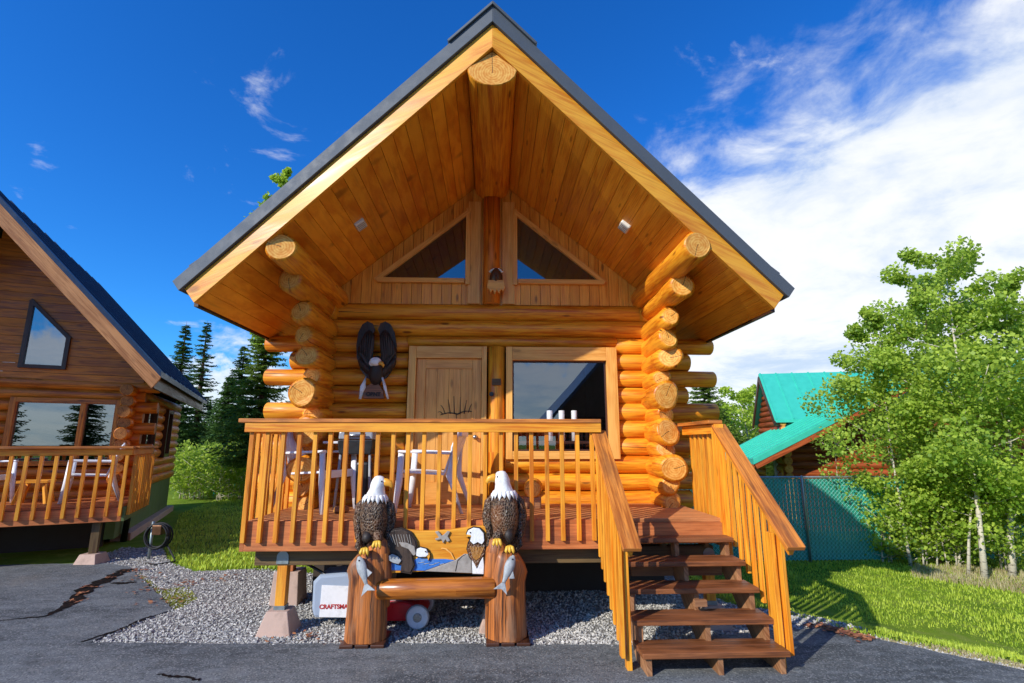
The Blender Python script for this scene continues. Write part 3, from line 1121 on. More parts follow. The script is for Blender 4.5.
# door
dl, dr = at(409, 347, 6.3).x, at(487, 347, 6.3).x
dt = 2.885
mb = MB()
px0, px1, pzt = dl + .092, dr - .062, 2.735
mb.box(dl, px0, 6.31, 6.42, .955, dt)
mb.box(px1, dr, 6.31, 6.42, .955, dt)
mb.box(px0 + .001, px1 - .001, 6.312, 6.42, pzt, dt - .001)
door = mb.build('door', M['trim'], cabin, .004)
mb = MB()
st = .115
mb.box(px0 + .004, px0 + st, 6.36, 6.40, .975, pzt - .004)
mb.box(px1 - st, px1 - .004, 6.36, 6.40, .975, pzt - .004)
mb.box(px0 + st + .001, px1 - st - .001, 6.361, 6.40, pzt - .125, pzt - .004)
mb.box(px0 + st + .001, px1 - st - .001, 6.361, 6.40, .975, 1.25)
for k in range(4):
    a = px0 + st + (px1 - px0 - 2 * st) * k / 4
    b = px0 + st + (px1 - px0 - 2 * st) * (k + 1) / 4
    mb.box(a + .001, b - .001, 6.375, 6.395, 1.25, pzt - .125)
dp = mb.build('door_panel', M['door'], door, .003)
# antlers burnt into the panel
mb = MB()
ac = at(456, 410, 6.37)
def anti(p, q, r0, r1):
    pts = []
    for i in range(6):
        s_ = i / 5
        pts.append(V((p[0] + (q[0] - p[0]) * s_, 6.3705, p[1] + (q[1] - p[1]) * s_ + .02 * math.sin(s_ * 3.14))))
    mb.tube(pts, [r0 + (r1 - r0) * i / 5 for i in range(6)], 6)
cx, cz = ac.x, ac.z
anti((cx - .19, cz - .06), (cx + .02, cz - .05), .004, .008)
anti((cx + .02, cz - .05), (cx + .2, cz - .02), .008, .004)
for a, b, c_, d_ in ((-.13, -.05, -.19, .06), (-.07, -.045, -.10, .13), (-.02, -.05, -.03, .17), (.05, -.05, .05, .16), (.10, -.045, .13, .12), (.15, -.03, .2, .08), (-.16, -.055, -.22, -.03), (.0, -.05, .01, -.12)):
    anti((cx + a, cz + b), (cx + c_, cz + d_), .006, .002)
mb.build('antler_carving', M['soot'], dp)
mb = MB()
hp = at(475, 437, 6.34)
mb.tube([(hp.x, 6.362, hp.z), (hp.x, 6.35, hp.z), (hp.x, 6.335, hp.z)], [.028, .028, .012], 14)
mb.ball((hp.x, 6.315, hp.z), .026, .022, .026, 12, 8)
mb.build('handle', M['steel'], door)
mb = MB()
mb.tube([(hp.x, 6.362, hp.z + .1), (hp.x, 6.345, hp.z + .1)], [.024, .022], 14)
mb.build('deadbolt', M['steel'], door)
mb = MB()
mb.box(dl - .03, dr + .03, 6.28, 6.44, .93, .957)
mb.build('threshold', M['tread'], door)
# log post between door and window, with a lock box and a plate
mb = MB()
pxm = .052
mb.tube([(pxm, 6.40, .96), (pxm, 6.40, 1.6), (pxm, 6.40, 2.3), (pxm, 6.40, 2.884)], [.112, .108, .104, .107], 18, 0, 1, jit=.03)
post = mb.build('wall_post', [M['log'], M['log_end']], cabin)
mb = MB()
q = at(496.5, 382, 6.29)
mb.box(q.x - .055, q.x + .055, 6.275, 6.31, q.z - .04, q.z + .04)
mb.box(q.x - .045, q.x + .045, 6.268, 6.274, q.z - .012, q.z + .004)
mb.build('name_plate', M['copper'], post, .004)
mb = MB()
q = at(491.5, 394, 6.29)
mb.tube([(q.x, 6.32, q.z), (q.x, 6.28, q.z)], [.03, .026], 12)
mb.build('lock', M['black'], post)
# big window
wx0, wx1, wz0, wz1 = .172, 1.556, 1.515, 2.883
gx0, gx1, gz0, gz1 = .25, 1.425, 1.61, 2.715
mb = MB()
mb.box(wx0, gx0, 6.31, 6.44, wz0, wz1)
mb.box(gx1, wx1, 6.31, 6.44, wz0, wz1)
mb.box(gx0 + .001, gx1 - .001, 6.312, 6.44, gz1, wz1 - .001)
mb.box(gx0 + .001, gx1 - .001, 6.312, 6.44, wz0 + .001, gz0)
win = mb.build('window', M['trim'], cabin, .004)
mb = MB()
mb.sheet([(gx0 - .01, 6.388, gz0 - .01), (gx1 + .01, 6.388, gz0 - .01), (gx1 + .01, 6.388, gz1 + .01), (gx0 - .01, 6.388, gz1 + .01)])
mb.build('pane', M['glass'], win)
mb = MB()
for a, b in ((gx0, gx0 + .02), (gx1 - .02, gx1)):
    mb.box(a, b, 6.372, 6.384, gz0, gz1)
mb.box(gx0 + .02, gx1 - .02, 6.372, 6.384, gz0, gz0 + .02)
mb.box(gx0 + .02, gx1 - .02, 6.372, 6.384, gz1 - .02, gz1)
mb.build('sash', M['darkwood'], win)
# soffit lamps
for u, v in ((360, 224), (625, 226)):
    s = -1 if u < 492 else 1
    dd = ray(u, v)
    tt = (Z0 - EYE + SL * s * XC) / (dd.z + SL * s * dd.x)
    p = V((0, 0, EYE)) + dd * tt
    nn = V((-s * SL, 0, -1)).normalized()
    ax = V((0, 1, 0))
    mb = MB()
    mb.beam(p - ax * .085, p + ax * .085, .12, .07, nn)
    lamp = mb.build('porch_lamp', M['fixture'], cabin, .014)
    mb = MB()
    for k in range(4):
        c = p + nn * .036 + ax * (-.055 + k * .036)
        x_ = nn.cross(ax)
        mb.beam(c - x_ * .045, c + x_ * .045, .012, .006, nn)
    mb.build('grille', M['grey_plastic'], lamp)
# electric meter pipe and a short vent on the roof are not in view

# carved face on the gable post
face = thing('wooden_mask', at(496, 303, 6.28), 'small carved wooden face with white crown on the gable post', 'carving')
fc = at(496, 282, 6.26)
mb = MB()
mb.ball((fc.x, 6.27, fc.z + .06), .085, .05, .12, 16, 12, jit=.2)
mb.ball((fc.x, 6.235, fc.z + .05), .02, .03, .05, 8, 6)
mb.build('head', M['copper'], face)
mb = MB()
pts = [(-.10, .02), (.10, .02), (.115, -.08), (.09, -.13), (.065, -.10), (.04, -.16), (.012, -.11), (-.012, -.17), (-.04, -.11), (-.065, -.15), (-.09, -.10), (-.115, -.09)]
mb.prism([(fc.x + a, 6.30, fc.z + b) for a, b in pts], (0, -.07, 0))
mb.build('beard', M['trim'], face, .008)
mb = MB()
for k in range(7):
    a = R(25 + k * 21.7)
    mb.ball((fc.x + math.cos(a) * .08, 6.27, fc.z + .115 + math.sin(a) * .06), .018, .02, .014, 8, 6)
mb.build('crown', M['white_paint'], face)

# carved eagle plaque hung on the log wall, left of the door
pl = at(376, 361, 6.28)
eg = thing('eagle_plaque', (pl.x, 6.3, pl.z - .5), 'dark carved eagle plaque with raised wings hanging left of the door', 'wall carving')
def P(u, v, y=6.3):
    return at(u, v, y)
for s in (-1, 1):
    mb = MB()
    # broad upright wing, its feathers laid side by side
    outl = [(1.5, 330), (4, 324), (9, 322), (14, 325), (18, 333), (20, 346), (19.5, 358), (16, 370), (10, 378), (3, 381), (2.5, 366), (5.5, 350), (4.5, 338)]
    mb.prism([P(377 + s * a_, v_, 6.305) for a_, v_ in outl], (0, -.035, 0))
    for k in range(13):
        q = k / 12
        yo = -.014 * (k % 2)
        o = P(377 + s * (3 + 3.0 * q), 378 - 6 * q, 6.266 + yo)
        m1_ = P(377 + s * (5.5 + 12.5 * q), 356 - 3 * q, 6.258 + yo)
        tip = P(377 + s * (2.8 + 14.5 * q), 330 + 9 * (q - .35) ** 2 * 4, 6.262 + yo)
        pts = [o.lerp(m1_, i / 3) for i in range(4)] + [m1_.lerp(tip, i / 3) for i in range(1, 4)]
        mb.tube(pts, [.010, .014, .0165, .018, .017, .014, .004], 7, sx=1.0, sy=.9)
    for k in range(6):
        q = k / 5
        p0 = P(377 + s * (6 + 10 * q), 377 - 9 * q, 6.255)
        p1 = P(377 + s * (9 + 9 * q), 366 - 8 * q, 6.235)
        mb.tube([p0, p0.lerp(p1, .6), p1], [.02, .03, .008], 7, sy=.6)
    mb.build('wing', M['plume'], eg)
mb = MB()
mb.tube([P(377, 356, 6.24), P(377, 366, 6.22), P(376, 376, 6.24), P(376, 385, 6.27)], [.03, .075, .09, .05], 12, sy=.6)
mb.build('body', M['feather_dark'], eg)
mb = MB()
h = P(375.5, 361.5, 6.17)
mb.ball(h, .07, .05, .052, 14, 10)
mb.ball(h + V((-.04, .03, -.015)), .045, .04, .04, 12, 8)
mb.build('head', M['white_paint'], eg)
mb = MB()
h = P(381, 363, 6.14)
mb.tube([h + V((-.02, .02, .0)), h + V((.01, 0, -.004)), h + V((.03, 0, -.03)), h + V((.028, 0, -.055))], [.026, .024, .016, .004], 10)
mb.build('beak', M['beak'], eg)
for s in (-1, 1):
    mb = MB()
    a, b, c_ = P(374 + s * 8, 376, 6.25), P(374 + s * 11, 387, 6.24), P(374 + s * 14, 399, 6.25)
    mb.tube([a, b, c_], [.018, .036, .026], 10, sy=.5)
    mb.build('tail_plume', M['white_paint'], eg)
mb = MB()
bp = [P(364, 399), P(385, 399), P(384, 391), P(380, 385), P(374, 383.5), P(368, 386), P(365, 392)]
mb.prism([(p.x, 6.29, p.z) for p in bp], (0, -.05, 0))
sign = mb.build('sign_board', M['darkwood'], eg, .005)
sign.data.materials[0] = M['tread']
def text(name, body, loc, size, rot, mat, parent, extrude=.002, bold=0.0, sx=1.0):
    cu = bpy.data.curves.new(name, 'FONT')
    cu.body = body
    cu.size = size
    cu.extrude = extrude
    cu.offset = bold
    cu.align_x = 'CENTER'
    cu.align_y = 'CENTER'
    cu.materials.append(mat)
    o = bpy.data.objects.new(name, cu)
    me = bpy.data.meshes.new_from_object(o)
    bpy.data.objects.remove(o)
    o = bpy.data.objects.new(name, me)
    col.objects.link(o)
    o.location = loc
    o.rotation_euler = rot
    if parent is not None:
        o.parent = parent
        o.matrix_parent_inverse = Matrix.Translation(-BASE.get(parent.name, V((0, 0, 0))))
    return o
q = P(374.5, 394.8)
text('lettering', 'OBNT', (q.x, 6.236, q.z), .062, (R(90), 0, 0), M['soot'], sign, .002, .004)

# dining table with candles behind the big window
tb = thing('dining_table', (.8, 7.05, .9), 'dark wooden dining table seen through the big window', 'table')
mb = MB()
mb.box(.27, 1.55, 6.455, 7.1, 1.69, 1.73)
mb.box(.28, 1.40, 6.396, 6.453, 1.695, 1.729)
mb.build('tabletop', M['darkwood'], tb, .005)
for x in (.28, 1.52):
    for y in (6.52, 7.02):
        mb = MB()
        mb.box(x - .03, x + .03, y - .03, y + .03, .9, 1.69)
        mb.build('leg', M['darkwood'], tb)
for k, (u, lab) in enumerate(((549.5, 'left white pillar candle behind the big window glass'), (561.5, 'middle white pillar candle behind the big window glass'), (574, 'right white pillar candle behind the big window glass'))):
    p = at(u, 410.5, 6.425)
    cd = thing('candle', (p.x, 6.425, 1.73), lab, 'candle', 'candles on the table behind the window')
    mb = MB()
    mb.tube([(p.x, 6.425, 1.732), (p.x, 6.425, p.z - .006), (p.x, 6.425, p.z)], [.036, .036, .032], 16)
    mb.build('wax', M['wax'], cd)
    mb = MB()
    mb.tube([(p.x, 6.425, p.z - .002), (p.x + .002, 6.425, p.z + .015)], [.002, .0015], 6)
    mb.build('wick', M['soot'], cd)
def dining_chair(x, y, lab):
    c = thing('dining_chair', (x, y, .9), lab, 'chair', 'dining chairs behind the window')
    for sx in (-1, 1):
        mb = MB()
        mb.box(x + sx * .19 - .02, x + sx * .19 + .02, y - .02, y + .02, .9, 1.92)
        mb.build('leg', M['rlog'], c)
        mb = MB()
        mb.box(x + sx * .19 - .02, x + sx * .19 + .02, y + .36, y + .4, .9, 1.33)
        mb.build('leg', M['rlog'], c)
    mb = MB()
    mb.box(x - .21, x + .21, y - .02, y + .4, 1.331, 1.36)
    mb.build('seat', M['rlog'], c)
    mb = MB()
    for k in range(4):
        mb.box(x - .12 + k * .08 - .014, x - .12 + k * .08 + .014, y - .008, y + .008, 1.45, 1.85)
    mb.box(x - .17, x + .17, y - .012, y + .012, 1.85, 1.91)
    mb.box(x - .17, x + .17, y - .012, y + .012, 1.41, 1.45)
    mb.build('backrest', M['rlog'], c)
dining_chair(.52, 7.2, 'left slatted dining chair behind the big window')
dining_chair(1.12, 7.2, 'right slatted dining chair behind the big window')
# ------------------------------------------------------------------ front deck
DY = 5.10
FL = 1.0
DXL, DXR, SX0 = -2.25, 2.2, 1.08
deck = thing('front_deck', (0, DY, 0), 'raised wooden deck with upright balusters along the front of the log cabin', 'deck')
mb = MB()
y = DY + .004
while y < 6.36:
    mb.box(DXL, DXR, y, min(y + .135, 6.37), FL - .035, FL)
    y += .14
mb.build('deck_floor', M['floor'], deck, .003)
mb = MB()
mb.box(DXL, SX0 - .02, DY - .04, DY, .735, FL - .004)
mb.build('rim_board', M['rim'], deck, .004)
mb = MB()
mb.box(SX0 - .018, DXR, DY - .02, DY + .018, .775, FL - .037)
mb.build('rim_board', M['rim'], deck, .004)
for x, nm in ((DXL - .02, 0), (DXR + .02, 1)):
    mb = MB()
    mb.box(x - .02, x + .02, DY - .038 if nm == 0 else DY, 6.4, .735, FL - .037)
    mb.build('rim_board', M['rim'], deck, .004)
mb = MB()
mb.box(DXL + .05, DXR - .05, DY + .1, DY + .19, .585, .732)
mb.build('beam', M['beam'], deck, .005)
mb = MB()
for k in range(11):
    x = DXL + .2 + k * .41
    mb.box(x - .02, x + .02, DY + .002, 6.44, .737, .935)
mb.build('joist', M['beam'], deck)
def pier(x, y, parent, zt=.2, wb=.31, wt=.19):
    mb = MB()
    b, a = wb / 2, wt / 2
    vs = [(x - b, y - b, 0), (x + b, y - b, 0), (x + b, y + b, 0), (x - b, y + b, 0), (x - a, y - a, zt), (x + a, y - a, zt), (x + a, y + a, zt), (x - a, y + a, zt)]
    fs = [(0, 1, 5, 4), (1, 2, 6, 5), (2, 3, 7, 6), (3, 0, 4, 7), (4, 5, 6, 7), (3, 2, 1, 0)]
    mb.add(vs, fs, [[(0, 0), (1, 0), (1, 1), (0, 1)]] * 6)
    return mb.build('footing', M['concrete'], parent, .008)
for x in (-1.94, .05, 2.1):
    pier(x, DY + .15, deck)
    mb = MB()
    mb.box(x - .045, x + .045, DY + .105, DY + .195, .23, .583)
    p = mb.build('support_post', M['rail'], deck, .004)
    mb = MB()
    mb.box(x - .05, x + .05, DY + .10, DY + .2, .201, .235)
    mb.build('post_bracket', M['galv'], p)
    mb = MB()
    q = [(x + .055 * math.cos(R(a)), DY + .096, .66 + .055 * math.sin(R(a))) for a in range(0, 181, 20)]
    q += [(x - .055, DY + .096, .60), (x + .055, DY + .096, .60)]
    mb.prism(q, (0, -.004, 0))
    mb.build('bracket_plate', M['galv'], p)
for x in (-2.2, -1.2):
    pier(x, 6.15, deck, .34, .3, .26)
    mb = MB()
    mb.prism([(x - .06, 6.05, .342), (x + .06, 6.05, .342), (x + .06, 6.05, .58), (x - .06, 6.05, .58)], (0, .1, 0))
    mb.build('support_post', M['rim'], deck, .004)
# railing
RT = 1.93
mb = MB()
mb.box(DXL - .12, SX0 - .03, DY - .125, DY + .02, RT - .036, RT)
mb.build('rail_cap', M['cap'], deck, .005)
mb = MB()
mb.box(DXL - .06, SX0 - .03, DY - .115, DY - .0855, RT - .125, RT - .037)
mb.build('top_rail', M['rail'], deck, .004)
for x, nm in ((DXL - .02, 0), (DXR + .02, 1)):
    y0 = DY + .04 if nm == 0 else DY + .0
    mb = MB()
    mb.box(x - .07, x + .07, y0, 6.3 if nm == 0 else 5.98, RT - .037, RT - .001)
    mb.build('rail_cap', M['cap'], deck, .005)
    mb = MB()
    mb.box(x - .02, x + .02, DY + .003, 6.3 if nm == 0 else 5.98, RT - .135, RT - .042)
    mb.build('top_rail', M['rail'], deck, .004)
mb = MB()
mb.box(-.019, .019, -.042, 0, .815, RT - .038)
bal = mb.build('baluster', M['rail'], deck, .003)
bal.location = (DXL + .0, DY - .0415, 0)
bxs = [DXL + .1462 * i for i in range(1, 24)]
first = True
for x in bxs:
    if x > SX0 - .05:
        break
    c = dup_part(bal, (x - DXL + random.uniform(-.004, .004), 0, 0), deck)
for k in range(8):
    dup_part(bal, (-.063, .135 + k * .142, 0), deck)
for k in range(7):
    dup_part(bal, (DXR - DXL + .043 + .019, .10 + k * .12, 0), deck)
mb = MB()
mb.box(DXR - .002, DXR + .088, DY - .02, DY + .07, .5, RT - .04)
mb.build('corner_post', M['rail'], deck, .004)

# ------------------------------------------------------------------ stairs
st = thing('stairs', (1.7, 4.6, 0), 'open wooden stairs of five treads with slanted handrails, right of the deck', 'stairs')
TR = [(4.12, .185), (4.31, .35), (4.51, .525), (4.715, .69), (4.92, .85)]
SXA, SXB = 1.13, 2.23
for (y, z) in TR:
    mb = MB()
    mb.box(SXA - .01, SXB, y, y + .137, z - .04, z)
    mb.box(SXA - .01, SXB, y + .141, y + .277, z - .04, z)
    mb.build('tread', M['tread'], st, .005)
for x in (SXA + .045, 1.71, SXB - .05):
    pts = [(x, 4.15, 0), (x, 4.15, TR[0][1] - .042)]
    for i, (y, z) in enumerate(TR):
        pts.append((x, (TR[i + 1][0] + .04) if i < 4 else DY - .025, z - .042))
        if i < 4:
            pts.append((x, TR[i + 1][0] + .04, TR[i + 1][1] - .042))
    pts += [(x, DY - .025, .53), (x, 4.42, 0)]
    mb = MB()
    mb.prism([(p[0] - .02, p[1], p[2]) for p in pts], (.04, 0, 0), 0, None, (0, .78, .62))
    mb.build('stringer', M['stringer'], st, .003)
mb = MB()
mb.box(1.66, 1.76, 4.46, 4.5, .40, .45)
mb.build('cleat', M['stringer'], st)
mb = MB()
mb.box(1.3, 2.15, DY - .06, DY - .022, .5, .64)
mb.build('cleat', M['stringer'], st)
HS = .80
def hz(y):          # underside of the hand rail
    return .90 + HS * (y - 3.98)
for s, xr, y1 in ((-1, 1.035, 5.02), (1, 2.26, 5.1)):
    mb = MB()
    q0 = V((xr, 3.96, hz(3.96) + .05))
    q1 = V((xr, y1 + .04, hz(y1 + .04) + .05))
    mb.beam(q0, q1, .14, .038, (0, 0, 1))
    mb.build('handrail_cap', M['cap'], st, .006)
    mb = MB()
    q0 = V((xr - s * .0, 4.02, hz(4.02) - .025))
    q1 = V((xr - s * .0, y1, hz(y1) - .025))
    mb.beam(q0, q1, .038, .09, (0, 0, 1))
    mb.build('handrail', M['rail'], st, .004)
    n = 8
    for k in range(n):
        y = 4.25 + (y1 - 4.31) * k / (n - 1)
        zb = max(.02 if k == 0 else .035, .185 + HS * (y - 4.12) - .17)
        mb = MB()
        xo = xr + s * .0345
        wb = .042 if k else .075
        mb.beam((xo, y, zb), (xo, y, hz(y) + .012 if k else hz(y) - .01), .03, wb, (0, 1, 0))
        mb.build('baluster' if k else 'newel', M['rail'], st, .003)
    mb = MB()
    mb.box(xr - s * .02 - .019, xr - s * .02 + .019, 4.25, 4.33, .02, 1.0)
    mb.build('newel', M['rail'], st, .003)

# ------------------------------------------------------------------ carved eagle bench
bench = thing('carved_bench', (-.45, 4.92, 0), 'log bench on two carved stumps, each topped by a white headed eagle holding a fish', 'bench')
def stump(cx, cy, s, name='stump'):
    """s = +1: the tall lobe stands on the +x side"""
    mb = MB()
    n = 28
    zsx = [.045, .12, .25, .4, .55, .66, .72, .76]
    rs = [.178, .178, .174, .172, .17, .165, .142, .085]
    ph = random.random() * 6
    vs, fs, uvs, ms = [], [], [], []
    for j, z in enumerate(zsx):
        for k in range(n):
            a = 2 * math.pi * k / n
            fl = 1 + .035 * math.sin(3 * a + ph) + .03 * math.sin(7 * a + ph * 2 + z * 2) + .018 * math.sin(17 * a + ph)
            r = rs[j] * fl
            zz = z + (.05 * math.sin(a + ph) if 0 < j < 7 else 0)
            vs.append((cx + math.cos(a) * r - s * .025 * (z > .6), cy + math.sin(a) * r * .9, zz - .03 * s * math.cos(a) * (z > .6) * -1))
    for j in range(len(zsx) - 1):
        for k in range(n):
            k2 = (k + 1) % n
            fs.append((j * n + k, j * n + k2, (j + 1) * n + k2, (j + 1) * n + k))
            uvs.append([(zsx[j], k * .042), (zsx[j], (k + 1) * .042), (zsx[j + 1], (k + 1) * .042), (zsx[j + 1], k * .042)])
            ms.append(0)
    fs.append(tuple(range((len(zsx) - 1) * n, len(zsx) * n)))
    uvs.append([(vs[i][0], vs[i][1]) for i in fs[-1]])
    ms.append(0)
    mb.add(vs, fs, uvs, ms, [True] * (len(fs) - 1) + [False], .6)
    # tall carved lobe
    lx = cx + s * .095
    mb.tube([(lx, cy + .02, .3), (lx, cy + .01, .55), (lx - s * .005, cy, .75), (lx - s * .015, cy - .005, .85), (lx - s * .02, cy - .005, .885)], [.10, .115, .105, .085, .045], 16, 0, 0, 1, .95, jit=.05)
    o = mb.build(name, [M['stump'], M['stump_end']], bench)
    mb = MB()
    for k in range(3):
        a0 = -.19 + k * .13
        mb.box(cx + a0 + .012, cx + a0 + .125, cy - .175, cy + .165, .022, .05)
    mb.build('base_block', M['darkwood'], o, .006)
    # drying crack on the front
    mb = MB()
    x0 = cx + .07 * (1 if s > 0 else -.6)
    pts = []
    for i in range(12):
        z = .1 + i * .04
        yq = cy - math.sqrt(max(.0001, (.192 ** 2 - (x0 - cx) ** 2))) * .93
        pts.append((x0 + .003 * math.sin(i * 1.7), yq - .004, z))
    mb.tube(pts, [.001 + .0025 * math.sin(i / 11 * 3.14) for i in range(12)], 6)
    mb.build('drying_crack', M['soot'], o)
    return o
BY = 4.93
bl = atz(366, 651).x - .045
br = atz(507, 648).x
stump(bl + .0, BY, 1)
stump(br + .0, BY, -1)

def loft(mb, rings, n=20, mat=0, closed=True, rnd=None, feather=0.0):
    """rings: (centre, rx, ry, matindex)"""
    vs, fs, uvs, ms = [], [], [], []
    for j, (c, rx, ry, m_) in enumerate(rings):
        for k in range(n):
            a = 2 * math.pi * k / n
            f = 1 + feather * math.sin(a * 5 + j * 1.9)
            f *= 1 + .07 * mnoise.noise(V((c[0] * 9 + math.cos(a) * 1.7, math.sin(a) * 1.7, c[2] * 13)))
            vs.append((c[0] + math.cos(a) * rx * f, c[1] + math.sin(a) * ry * f, c[2]))
    for j in range(len(rings) - 1):
        for k in range(n):
            k2 = (k + 1) % n
            fs.append((j * n + k, j * n + k2, (j + 1) * n + k2, (j + 1) * n + k))
            uvs.append([(vs[q][0], vs[q][2]) for q in fs[-1]])
            ms.append(rings[j][3])
    fs.append(tuple(range(n))[::-1])
    fs.append(tuple(range((len(rings) - 1) * n, len(rings) * n)))
    uvs += [[(0, 0)] * n] * 2
    ms += [rings[0][3], rings[-1][3]]
    mb.add(vs, fs, uvs, ms, True, rnd)

def carved_eagle(cx, cy, z0, s, hgt, lab):
    """s = +1 looks towards +x; front of the body faces the viewer"""
    k = hgt / .64
    def Q(x, y, z):
        return (cx + x * k, cy + y * k, z0 + z * k)
    BW = .84
    rings = [((0, .03, -.13), .035, .02, 0), ((0, .035, -.06), .06, .04, 0), ((0, .025, 0), .09, .08, 0), ((0, .01, .06), .135, .11, 0), ((0, 0, .16), .162, .125, 0), ((0, 0, .26), .168, .13, 0),
             ((0, 0, .35), .155, .12, 0), ((s * .004, 0, .41), .128, .105, 0), ((s * .006, -.002, .44), .112, .1, 1), ((s * .012, -.005, .49), .088, .085, 1), ((s * .02, -.01, .535), .075, .076, 1),
             ((s * .03, -.012, .58), .078, .074, 1), ((s * .036, -.012, .62), .068, .062, 1), ((s * .034, -.008, .65), .044, .042, 1), ((s * .03, -.005, .66), .016, .016, 1)]
    mb = MB()
    loft(mb, [(Q(*c), rx * k * (BW if not m_ else 1), ry * k, m_) for c, rx, ry, m_ in rings], 36, feather=.015)
    body = mb.build('eagle', [M['feather'], M['white_paint']], bench, 0, lab)
    # pointed neck feathers over the brown breast
    mb = MB()
    for i in range(16):
        a = 2 * math.pi * i / 16
        p0 = V(Q(s * .006 + math.cos(a) * .098, math.sin(a) * .092, .465))
        p1 = V(Q(s * .004 + math.cos(a) * .134, math.sin(a) * .114, .395 - .02 * (i % 2)))
        mb.tube([p0, p0.lerp(p1, .5) + V((math.cos(a), math.sin(a), 0)) * .006, p1], [.024 * k, .022 * k, .003], 7, sy=.5)
    mb.build('neck_feather', M['white_paint'], body)
    for w_ in (-1, 1):
        mb = MB()
        pts = [Q(w_ * .112, .03, .42), Q(w_ * .136, .035, .36), Q(w_ * .146, .04, .22), Q(w_ * .13, .045, .07), Q(w_ * .09, .055, -.07), Q(w_ * .055, .06, -.16)]
        mb.tube(pts, [r * k for r in (.02, .05, .062, .054, .036, .012)], 12, sx=.5, sy=1.3, up=(1, 0, 0))
        for f_ in range(5):
            zf = .30 - f_ * .085
            mb.tube([Q(w_ * .152, .0, zf + .06), Q(w_ * .158, -.005, zf), Q(w_ * (.142 - .012 * f_), .0, zf - .1)], [.012 * k, .022 * k, .004], 7, sx=.6, sy=1.2, up=(1, 0, 0))
        mb.build('wing', M['feather'], body)
    mb = MB()
    b0 = V(Q(s * .085, -.02, .592))
    mb.tube([b0, V(Q(s * .115, -.026, .592)), V(Q(s * .155, -.03, .582)), V(Q(s * .176, -.032, .555)), V(Q(s * .178, -.032, .53))], [r * k for r in (.044, .042, .034, .02, .004)], 12, sx=.75)
    mb.build('beak', M['beak'], body)
    mb = MB()
    mb.ball(Q(s * .075, -.066, .605), .009 * k, .007 * k, .009 * k, 8, 6)
    mb.build('eye', M['soot'], body)
    # thighs and feet: one on the tall lobe, one lower on the fish
    for (fx, fz) in ((s * .075, -.01), (-s * .045, -.075)):
        mb = MB()
        mb.tube([Q(fx * .8, -.06, .1), Q(fx, -.10, .04), Q(fx, -.115, fz + .03)], [.055 * k, .048 * k, .026 * k], 10)
        mb.build('thigh', M['feather_dark'] if fx * s < 0 else M['feather'], body)
        mb = MB()
        for t_ in (-1, 0, 1):
            mb.tube([Q(fx, -.115, fz + .035), Q(fx + t_ * .025, -.15, fz + .03), Q(fx + t_ * .036, -.168, fz), Q(fx + t_ * .036, -.165, fz - .03)], [.018 * k, .018 * k, .015 * k, .005], 8)
        mb.build('foot', M['yellow'], body)
def carved_fish(x, y, z, s, lab):
    """hangs head up, tail down, leaning"""
    mb = MB()
    ax = V((s * .42, -.28, -1)).normalized()
    pts = [V((x, y, z)) + ax * (i * .029) for i in range(9)]
    mb.tube(pts, [.012, .031, .04, .044, .042, .035, .026, .019, .015], 12, sx=1.0, sy=.6, up=(0, -1, 0))
    e = pts[-1]
    sd = V((1, 0, s * .42)).normalized()
    mb.prism([e - sd * .014, e + sd * .014, e + ax * .075 + sd * .062, e + ax * .05, e + ax * .075 - sd * .062], V((0, -.014, 0)))
    mid = pts[4]
    mb.prism([mid + sd * .04, mid + ax * .05 + sd * .075, mid + ax * .07 + sd * .03], V((0, -.01, 0)))
    f = mb.build('fish', M['fish'], bench, .002, lab)
    mb = MB()
    mb.ball(pts[1] + V((0, -.024, 0)), .007, .005, .007, 8, 6)
    mb.build('eye', M['soot'], f)
carved_eagle(bl + .03, BY - .035, .84, 1, .555, 'eagle on the left stump looking right')
carved_eagle(br - .02, BY - .035, .85, -1, .585, 'eagle on the right stump looking left')
carved_fish(bl - .055, BY - .165, .745, 1, 'grey fish carved on the left stump')
carved_fish(br + .055, BY - .165, .745, -1, 'grey fish carved on the right stump')
mb = MB()
zb = at(430, 590, 4.82).z
mb.log((bl + .1, BY - .07, zb), (br - .1, BY - .07, zb + .005), .082, .088, 18, jit=.03)
mb.build('seat_log', [M['benchlog'], M['log_end']], bench)
mb = MB()
mb.log((bl + .12, BY + .06, zb - .01), (br - .12, BY + .06, zb - .01), .07, .075, 14, jit=.03)
mb.build('seat_log', [M['darkwood'], M['log_end']], bench)
# carved back board: positions below are read on the plane of the board
BBY = BY - .01
def Bp(x, y, yy=BBY):
    p = at(380 + x / 8.533, 515 + y / 8.533, yy)
    return (p.x, yy, p.z)
mb = MB()
mb.prism([Bp(*q) for q in ((40, 150), (160, 120), (340, 138), (470, 135), (610, 125), (720, 110), (800, 98), (930, 92), (960, 92), (960, 505), (700, 498), (420, 480), (40, 500))], (0, .06, 0), 0, None, (1, 0, 0))
back = mb.build('backrest', M['fascia'], bench, .006)
def relief(name, pts, mat, depth, lab=None, base=BBY):
    if mat in ('white_paint', 'feather', 'plume', 'fish', 'beak'):   # burnt outline round each painted figure
        cx0 = sum(p[0] for p in pts) / len(pts)
        cy0 = sum(p[1] for p in pts) / len(pts)
        ml = MB()
        ml.prism([Bp(cx0 + (p[0] - cx0) * 1.07 + (2 if p[0] > cx0 else -2), cy0 + (p[1] - cy0) * 1.07 + (2 if p[1] > cy0 else -2)) for p in pts], (0, -depth * .75, 0))
        ml.build('carved_outline', M['soot'], back)
    mb = MB()
    mb.prism([Bp(*q) for q in pts], (0, -depth, 0))
    return mb.build(name, M[mat], back, .004, lab)
relief('carved_water', [(60, 400), (200, 430), (300, 380), (330, 360), (420, 375), (560, 375), (640, 385), (520, 425), (380, 475), (40, 470)], 'blue', .006)
